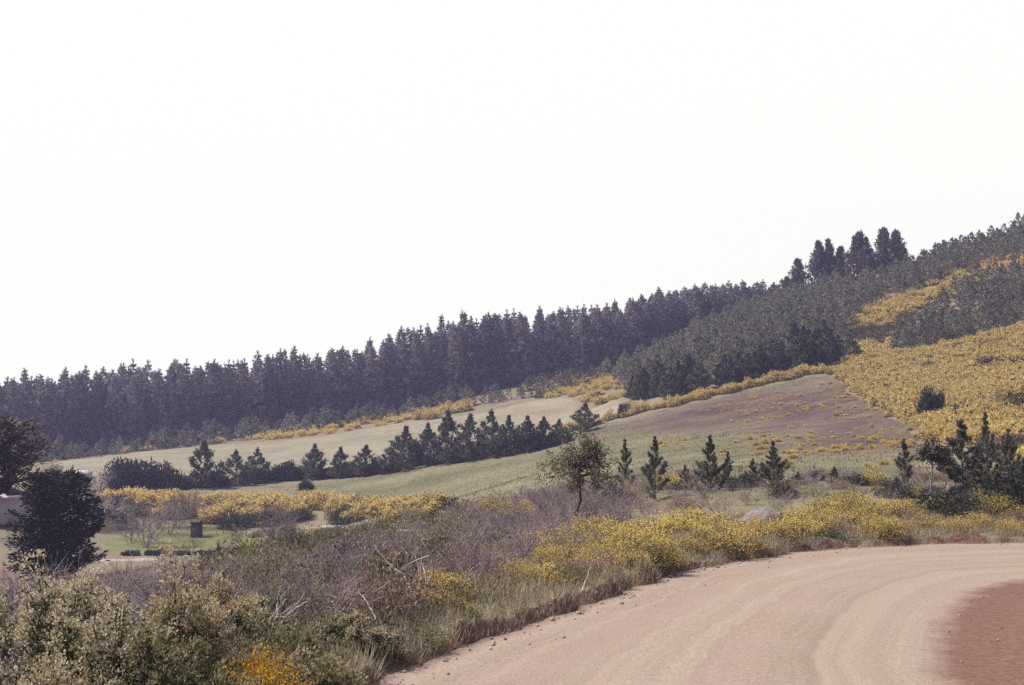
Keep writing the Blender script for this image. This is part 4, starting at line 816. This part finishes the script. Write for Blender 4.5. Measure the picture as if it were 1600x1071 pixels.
def house():
    x, y, z = onD(-56, 150); o = bpy.data.objects.new('house', None); C.objects.link(o); o.location = (x, y, z); tag(o, 'pinkish iron-roofed small house half hidden behind the cypresses', 'house')
    w, d, e = 5.7, 3.5, 2.3; b = MB()
    b.box((-w, -d, -.5), (w, d, e))
    link('wall', b.mesh('wall', [noise_mat('grey_weatherboard', [(.42,.37,.40),(.52,.46,.49)], .8, second=(5, .1))]), o)
    bm = MB(); ov = .45; A = [(-w-ov,-d-ov,e),(w+ov,-d-ov,e),(w+ov,d+ov,e),(-w-ov,d+ov,e),(-w+2.6,0,e+1.7),(w-2.6,0,e+1.7)]
    bm.add(A, [(0,1,5,4),(1,2,5,5),(2,3,4,5),(3,0,4,4)]); bm.add([(p[0],p[1],p[2]-.12) for p in A[:4]], [(3,2,1,0)])
    for (i, j) in ((0,1),(1,2),(2,3),(3,0)):
        p, q = A[i], A[j]; bm.add([(p[0],p[1],e-.12),(q[0],q[1],e-.12),q,p], [(0,1,2,3)])
    link('roof', bm.mesh('roof', [noise_mat('pinkish_roof_iron', [(.44,.30,.33),(.54,.39,.42)], .6, second=(4, .12), rough=.6)]), o)
    for cx in (-3.2, 1.2, 4.2):
        f = MB(); f.box((cx-.55,-d-.05,.9),(cx+.55,-d-.003,.98)); f.box((cx-.55,-d-.05,1.92),(cx+.55,-d-.003,2.0)); f.box((cx-.55,-d-.05,.98),(cx-.47,-d-.003,1.92)); f.box((cx+.47,-d-.05,.98),(cx+.55,-d-.003,1.92)); f.box((cx-.03,-d-.045,.98),(cx+.03,-d-.003,1.92))
        fo = link('window', f.mesh('window', [noise_mat('window_paint', [(.5,.47,.46),(.58,.55,.54)], 3)]), o)
        g = MB(); g.box((cx-.47,-d-.02,.98),(cx+.47,-d-.004,1.92)); link('pane', g.mesh('pane', [noise_mat('dark_glass', [(.02,.02,.03),(.04,.04,.05)], 2, rough=.15)]), fo)
    dd = MB(); dd.box((-1.3,-d-.04,-.1),(-.4,-d-.003,1.95)); link('door', dd.mesh('door', [noise_mat('door_paint', [(.10,.07,.06),(.15,.10,.09)], 2)]), o)
house()
def shed():                                            # dark outhouse on the lawn
    x, y, z = G(307, 841); o = bpy.data.objects.new('outhouse', None); C.objects.link(o); o.location = (x, y, z); o.rotation_euler = (0, 0, .12); o.scale = (.82,) * 3; tag(o, 'small dark plank outhouse standing on the lawn under gorse', 'outhouse')
    b = MB(); m = noise_mat('dark_planks', [(.055,.04,.042),(.11,.08,.08)], 3, second=(12, .25))
    for k in range(7):
        x0 = -.68 + k * .194
        if not 2 <= k <= 4: b.box((x0, -.70, 0), (x0 + .18, -.66, 1.85))
        b.box((x0, .62, 0), (x0 + .18, .66, 1.65)); b.box((-.70, -.66 + k * .185, 0), (-.66, -.66 + k * .185 + .17, 1.72)); b.box((.66, -.66 + k * .185, 0), (.70, -.66 + k * .185 + .17, 1.72))
    b.box((-.65,-.65,0),(.65,.61,1.6)); link('wall', b.mesh('wall', [m]), o)
    d = MB(); [d.box((-.29 + k * .2, -.72, .05), (-.10 + k * .2, -.67, 1.8)) for k in range(3)]; link('door', d.mesh('door', [noise_mat('worn_door_planks', [(.09,.065,.065),(.15,.11,.11)], 3)]), o)
    r = MB(); r.add([(-.85,-.9,1.98),(.85,-.9,1.98),(.85,.85,1.72),(-.85,.85,1.72),(-.85,-.9,2.04),(.85,-.9,2.04),(.85,.85,1.78),(-.85,.85,1.78)], [(3,2,1,0),(4,5,6,7),(0,1,5,4),(1,2,6,5),(2,3,7,6),(3,0,4,7)]); link('roof', r.mesh('roof', [noise_mat('rusty_iron', [(.10,.06,.06),(.16,.10,.09)], 2)]), o)
shed()
def farm_shed():
    x, y, z = onD(132, 205); z -= .8; o = bpy.data.objects.new('farm_shed', None); C.objects.link(o); o.location = (x, y, z); o.rotation_euler = (0, 0, .15); o.scale = (.6, .6, .8); tag(o, 'low shed with a white roof behind the brown bushes, below the pale field', 'shed')
    b = MB(); b.box((-1.8,-1.2,-.3),(1.8,1.2,1.5)); link('wall', b.mesh('wall', [noise_mat('shed_boards', [(.25,.2,.19),(.33,.27,.26)], 2)]), o)
    r = MB(); r.add([(-2.1,-1.5,1.55),(2.1,-1.5,1.55),(2.1,1.5,2.3),(-2.1,1.5,2.3),(-2.1,-1.5,1.63),(2.1,-1.5,1.63),(2.1,1.5,2.38),(-2.1,1.5,2.38)], [(3,2,1,0),(4,5,6,7),(0,1,5,4),(1,2,6,5),(2,3,7,6),(3,0,4,7)]); link('roof', r.mesh('roof', [noise_mat('white_roof_iron', [(.5,.46,.48),(.6,.57,.58)], 2)]), o)
farm_shed()
# orchard trees
OT = [twig_mb(950 + k, 1, 2.6, 6, 4, .05, 1.0, 3, 5) for k in range(3)]
OTM = [t.mesh('bare_tree', [M_orch]) for t in OT]
for q, (px, py, s, lab) in enumerate([(228,858,1.35,'bare pale-twigged fruit tree at the front of the lawn'), (262,838,1.4,'bare mauve fruit tree behind the front one on the lawn'), (205,850,1.0,'bare shrubby fruit tree beside the cypress'), (275,828,1.2,'bare fruit tree at the back of the lawn left of the outhouse'), (355,864,.75,'thin bare sapling at the front right of the lawn'), (298,866,.5,'tiny bare sapling below the outhouse'), (408,868,.8,'leaning bare shrub at the right end of the garden path')]):
    x, y, z = G(px, py); o = link('bare_tree', OTM[q % 3], None, (x, y, z)); o.rotation_euler = (0, 0, q * 1.9); o.scale = (s, s, s * 1.05); tag(o, lab, 'bare tree')
BR = [twig_mb(970 + k, 1, 2.2, 16, 3, .03, .8, 3, 6).mesh('bare_shrub', [M_brush]) for k in range(2)]
for q, (px, py, s, lab) in enumerate([(155,768,1.3,'brown leafless bush left of the dark round hedgerow bush'), (110,775,1.2,'brown leafless bush below the white-roofed shed'), (42,872,1.0,'grey leafless bush in front of the house'), (55,880,1.2,'mauve leafless bush between house and black cypress'), (165,815,1.3,'pale grey leafless bush right of the black cypress')]):
    x, y, z = G(px, py); o = link('bare_shrub', BR[q % 2], None, (x, y, z)); o.rotation_euler = (0, 0, q); o.scale = (s * 1.2, s * 1.2, s); tag(o, lab, 'bare bush')
x, y, z = G(82, 762); g, _ = bush_mb(980, 1.6, 2.6, 200, 12, .3, .16); bush_obj('blossom_tree', g.mesh('blossom_tree', [M_cream]), None, (x, y, z), 'pale cream blossoming tree at the left end of the pale field', 'tree', None, 0, (1.2, 1.2, 1.2))
rng = RNG(91)
for q in range(44):
    a = [(150,205,775,832), (330,445,802,832), (415,575,812,850), (190,330,800,816), (560,700,805,835)][q % 5]; px = a[0] + (a[1] - a[0]) * rng.random(); py = a[2] + (a[3] - a[2]) * rng.random()
    x, y, z = G(px, py); k = q % 3; s = (.9 + .8 * rng.random()) * min(1, y / 130); side = ['between the cypress and the gorse bank', 'behind the outhouse along the gorse bank', 'between lawn corner and trough', 'at the back of the lawn', 'between trough and gorse bank'][q % 5]
    bush_obj('garden_shrub', [OL, DK, DB][k][q % 3][0], None, (x, y, z - .1), ['olive', 'dark green', 'brown'][k] + ' shrub ' + side, 'shrub', ['olive', 'dark green', 'brown'][k] + ' shrubs ' + side, q, (s * 1.2, s * 1.2, s))
# low dark plants along the path
b = MB(); base = bush_mb(985, .35, .4, 26, 8, .18, .09)[0]
for k in range(70):
    px = 195 + 180 * k / 70; x, y, z = G(px, 868.5 + rng.normal() * .5)
    if vnoise(np.array(px * .06), np.array(0.), 3) > .25: b.join(base, rotz(k) * (.7 + .5 * rng.random()), (x, y, z))
tag(link('path_edging_plants', b.mesh('path_edging_plants', [M_bushdk])), 'dark low plants edging the lawn along the garden path', 'plants', kind='stuff')
def bucket(px, py, lab):
    x, y, z = G(px, py); th = np.linspace(0, 2 * math.pi, 17)[:-1]; b = MB()
    prof = [(.15,.0),(.20,.40),(.215,.40),(.215,.43),(.185,.43),(.14,.03),(.001,.03)]; v = np.array([(r * math.cos(t), r * math.sin(t), h) for r, h in prof for t in th]); n = 16
    b.add(v, [(a*n+k, a*n+(k+1)%n, (a+1)*n+(k+1)%n, (a+1)*n+k) for a in range(len(prof)-1) for k in range(n)]); o = link('bucket', b.mesh('bucket', [noise_mat('white_enamel', [(.82,.81,.82),(.88,.87,.88)], 3, rough=.4)], True), None, (x, y, z)); o.scale = (.95,) * 3; tag(o, lab, 'bucket')
    h = MB(); t = np.linspace(0, math.pi, 9); h.tube(np.c_[.2 * np.cos(t), .03 * np.sin(t), .42 + .2 * np.sin(t)], .008, 4); link('handle', h.mesh('handle', [M_bark]), o)
bucket(253, 874, 'small white bucket at the left along the garden path'); bucket(290, 876, 'small white bucket below the right part of the garden path')
def trough():
    x, y, z = G(518, 835); b = MB(); k = y / FPX; w, d, h = 14 * k, 9 * k, 13 * k; t = .08
    b.box((-w,-d,0),(w,-d+t,h)); b.box((-w,d-t,0),(w,d,h)); b.box((-w,-d+t,0),(-w+t,d-t,h)); b.box((w-t,-d+t,0),(w,d-t,h)); b.box((-w+t,-d+t,0),(w-t,d-t,.1))
    o = link('concrete_trough', b.mesh('concrete_trough', [noise_mat('pale_concrete', [(.42,.37,.36),(.58,.52,.50)], 2, second=(7, .12))]), None, (x, y, z)); o.rotation_euler = (0, 0, .05); tag(o, 'pale concrete water trough among the bushes under the gorse bank', 'trough')
    g = MB(); g.box((-w+t+.001,-d+t+.001,.1),(w-t-.001,d-t-.001,h-.06)); link('water', g.mesh('water', [noise_mat('trough_water', [(.1,.1,.1),(.16,.15,.15)], 2, rough=.1)]), o)
trough()
x, y, z = G(657, 839); zt = z + .2; b = MB(); b.box((-.85,-.14,-.03),(.85,.14,.03)); b.box((-.8,-.12,-.5),(-.7,-.04,-.031)); b.box((.7,-.12,-.5),(.8,-.04,-.031))
o = link('plank_bench', b.mesh('plank_bench', [M_deadwood]), None, (x, y, zt)); o.rotation_euler = (.25, .05, .1); tag(o, 'pale weathered plank on two posts in the scrub right of the trough', 'plank')
# grey gravel heap on the verge
def heap():
    x, y, z = onD(1195, 47); n, k = 22, 40; b = MB(); rr = np.linspace(0, 1, n); th = np.linspace(0, 2 * math.pi, k + 1)[:-1]; R, T = np.meshgrid(rr, th, indexing='ij')
    X = R * np.cos(T) * 1.05; Y = R * np.sin(T) * .8; Z = .62 * (1 - R ** 2.2) - .05 + (fbm(X * 6 + 3, Y * 6, 71, 4) - .44) * .22 * (1 - R * .5)
    i, j = np.meshgrid(np.arange(n - 1), np.arange(k), indexing='ij'); b.add(np.stack([X, Y, Z], -1).reshape(-1, 3), np.stack([i*k+j, (i+1)*k+j, (i+1)*k+(j+1)%k, i*k+(j+1)%k], -1).reshape(-1, 4))
    o = link('gravel_heap', b.mesh('gravel_heap', [noise_mat('grey_gravel', [(.17,.145,.15),(.30,.26,.265)], 9, bump=.8, bscale=24, dist=.04)], True), None, (x, y, z)); tag(o, 'light grey gravel heap among the yellow gorse on the verge', 'gravel heap')
heap()
# stones and clods along the road edge
def stones():
    rng = RNG(77); b = MB(); bm = bmesh.new(); bmesh.ops.create_cube(bm, size=1.0); bmesh.ops.subdivide_edges(bm, edges=bm.edges[:], cuts=1, use_grid_fill=True)
    v0 = np.array([v.co[:] for v in bm.verts]); f0 = np.array([[v.index for v in f.verts] for f in bm.faces]); bm.free(); v0 = unit(v0) * .5 + v0 * .25
    for q in range(1500):
        i = rng.integers(80, 470); s = (rng.exponential(.5) - .25) * (1 if q < 1000 else -1.2); p = OUTJ[i] - _nv[i] * s
        sz = .018 + .045 * rng.random() ** 3 + (.06 if rng.random() < .012 else 0); v = (v0 * (1 + rng.normal(size=v0.shape) * .12)) * sz * np.array([1, .8, .6]) @ rotz(rng.random() * 6).T
        z = .03 if inpoly(np.array([p[0]]), np.array([p[1]]), RP)[0] else hz(*p); b.add(v + np.array([p[0], p[1], z + sz * .1]), f0)
    for q in range(2600):
        i = rng.integers(60, 480); t = rng.random(); t2 = t * 1.9 if q < 1100 else 1.03 + .85 * t; p = OUTJ[i] * (1 - t2) + INN[i] * t2 if t2 <= 1 else INN[i] * (2 - t2) + SHO[i] * (t2 - 1); sz = .006 + (.018 if t2 < 1 else .034) * rng.random() ** 3
        v = (v0 * (1 + rng.normal(size=v0.shape) * .12)) * sz * np.array([1, .8, .6]); b.add(v + np.array([p[0], p[1], .045 + max(0, t2 - 1.1) * .15]), f0)
    tag(link('roadside_gravel', b.mesh('roadside_gravel', [leaf_mat('road_stones', [(.20,.135,.115),(.34,.26,.225),(.52,.44,.40)], 0, 0)])), 'loose stones and clods along the ragged road edge', 'gravel', kind='stuff')
stones()

# ---------------------------------------------------------------- haze
hb = MB(); hb.box((-474, -100, -90), (474, 468, 82))
hm, hnt, hout = _mat('haze_air'); pv = hnt.nodes.new('ShaderNodeVolumePrincipled'); pv.inputs['Color'].default_value = (.56, .56, 1.0, 1); pv.inputs['Density'].default_value = .00044; pv.inputs['Anisotropy'].default_value = .3
hnt.links.new(pv.outputs[0], hout.inputs['Volume'])
ho = link('haze', hb.mesh('haze', [hm])); ho['kind'] = 'stuff'; ho['label'] = 'thin bluish haze over the valley'; ho['category'] = 'haze'
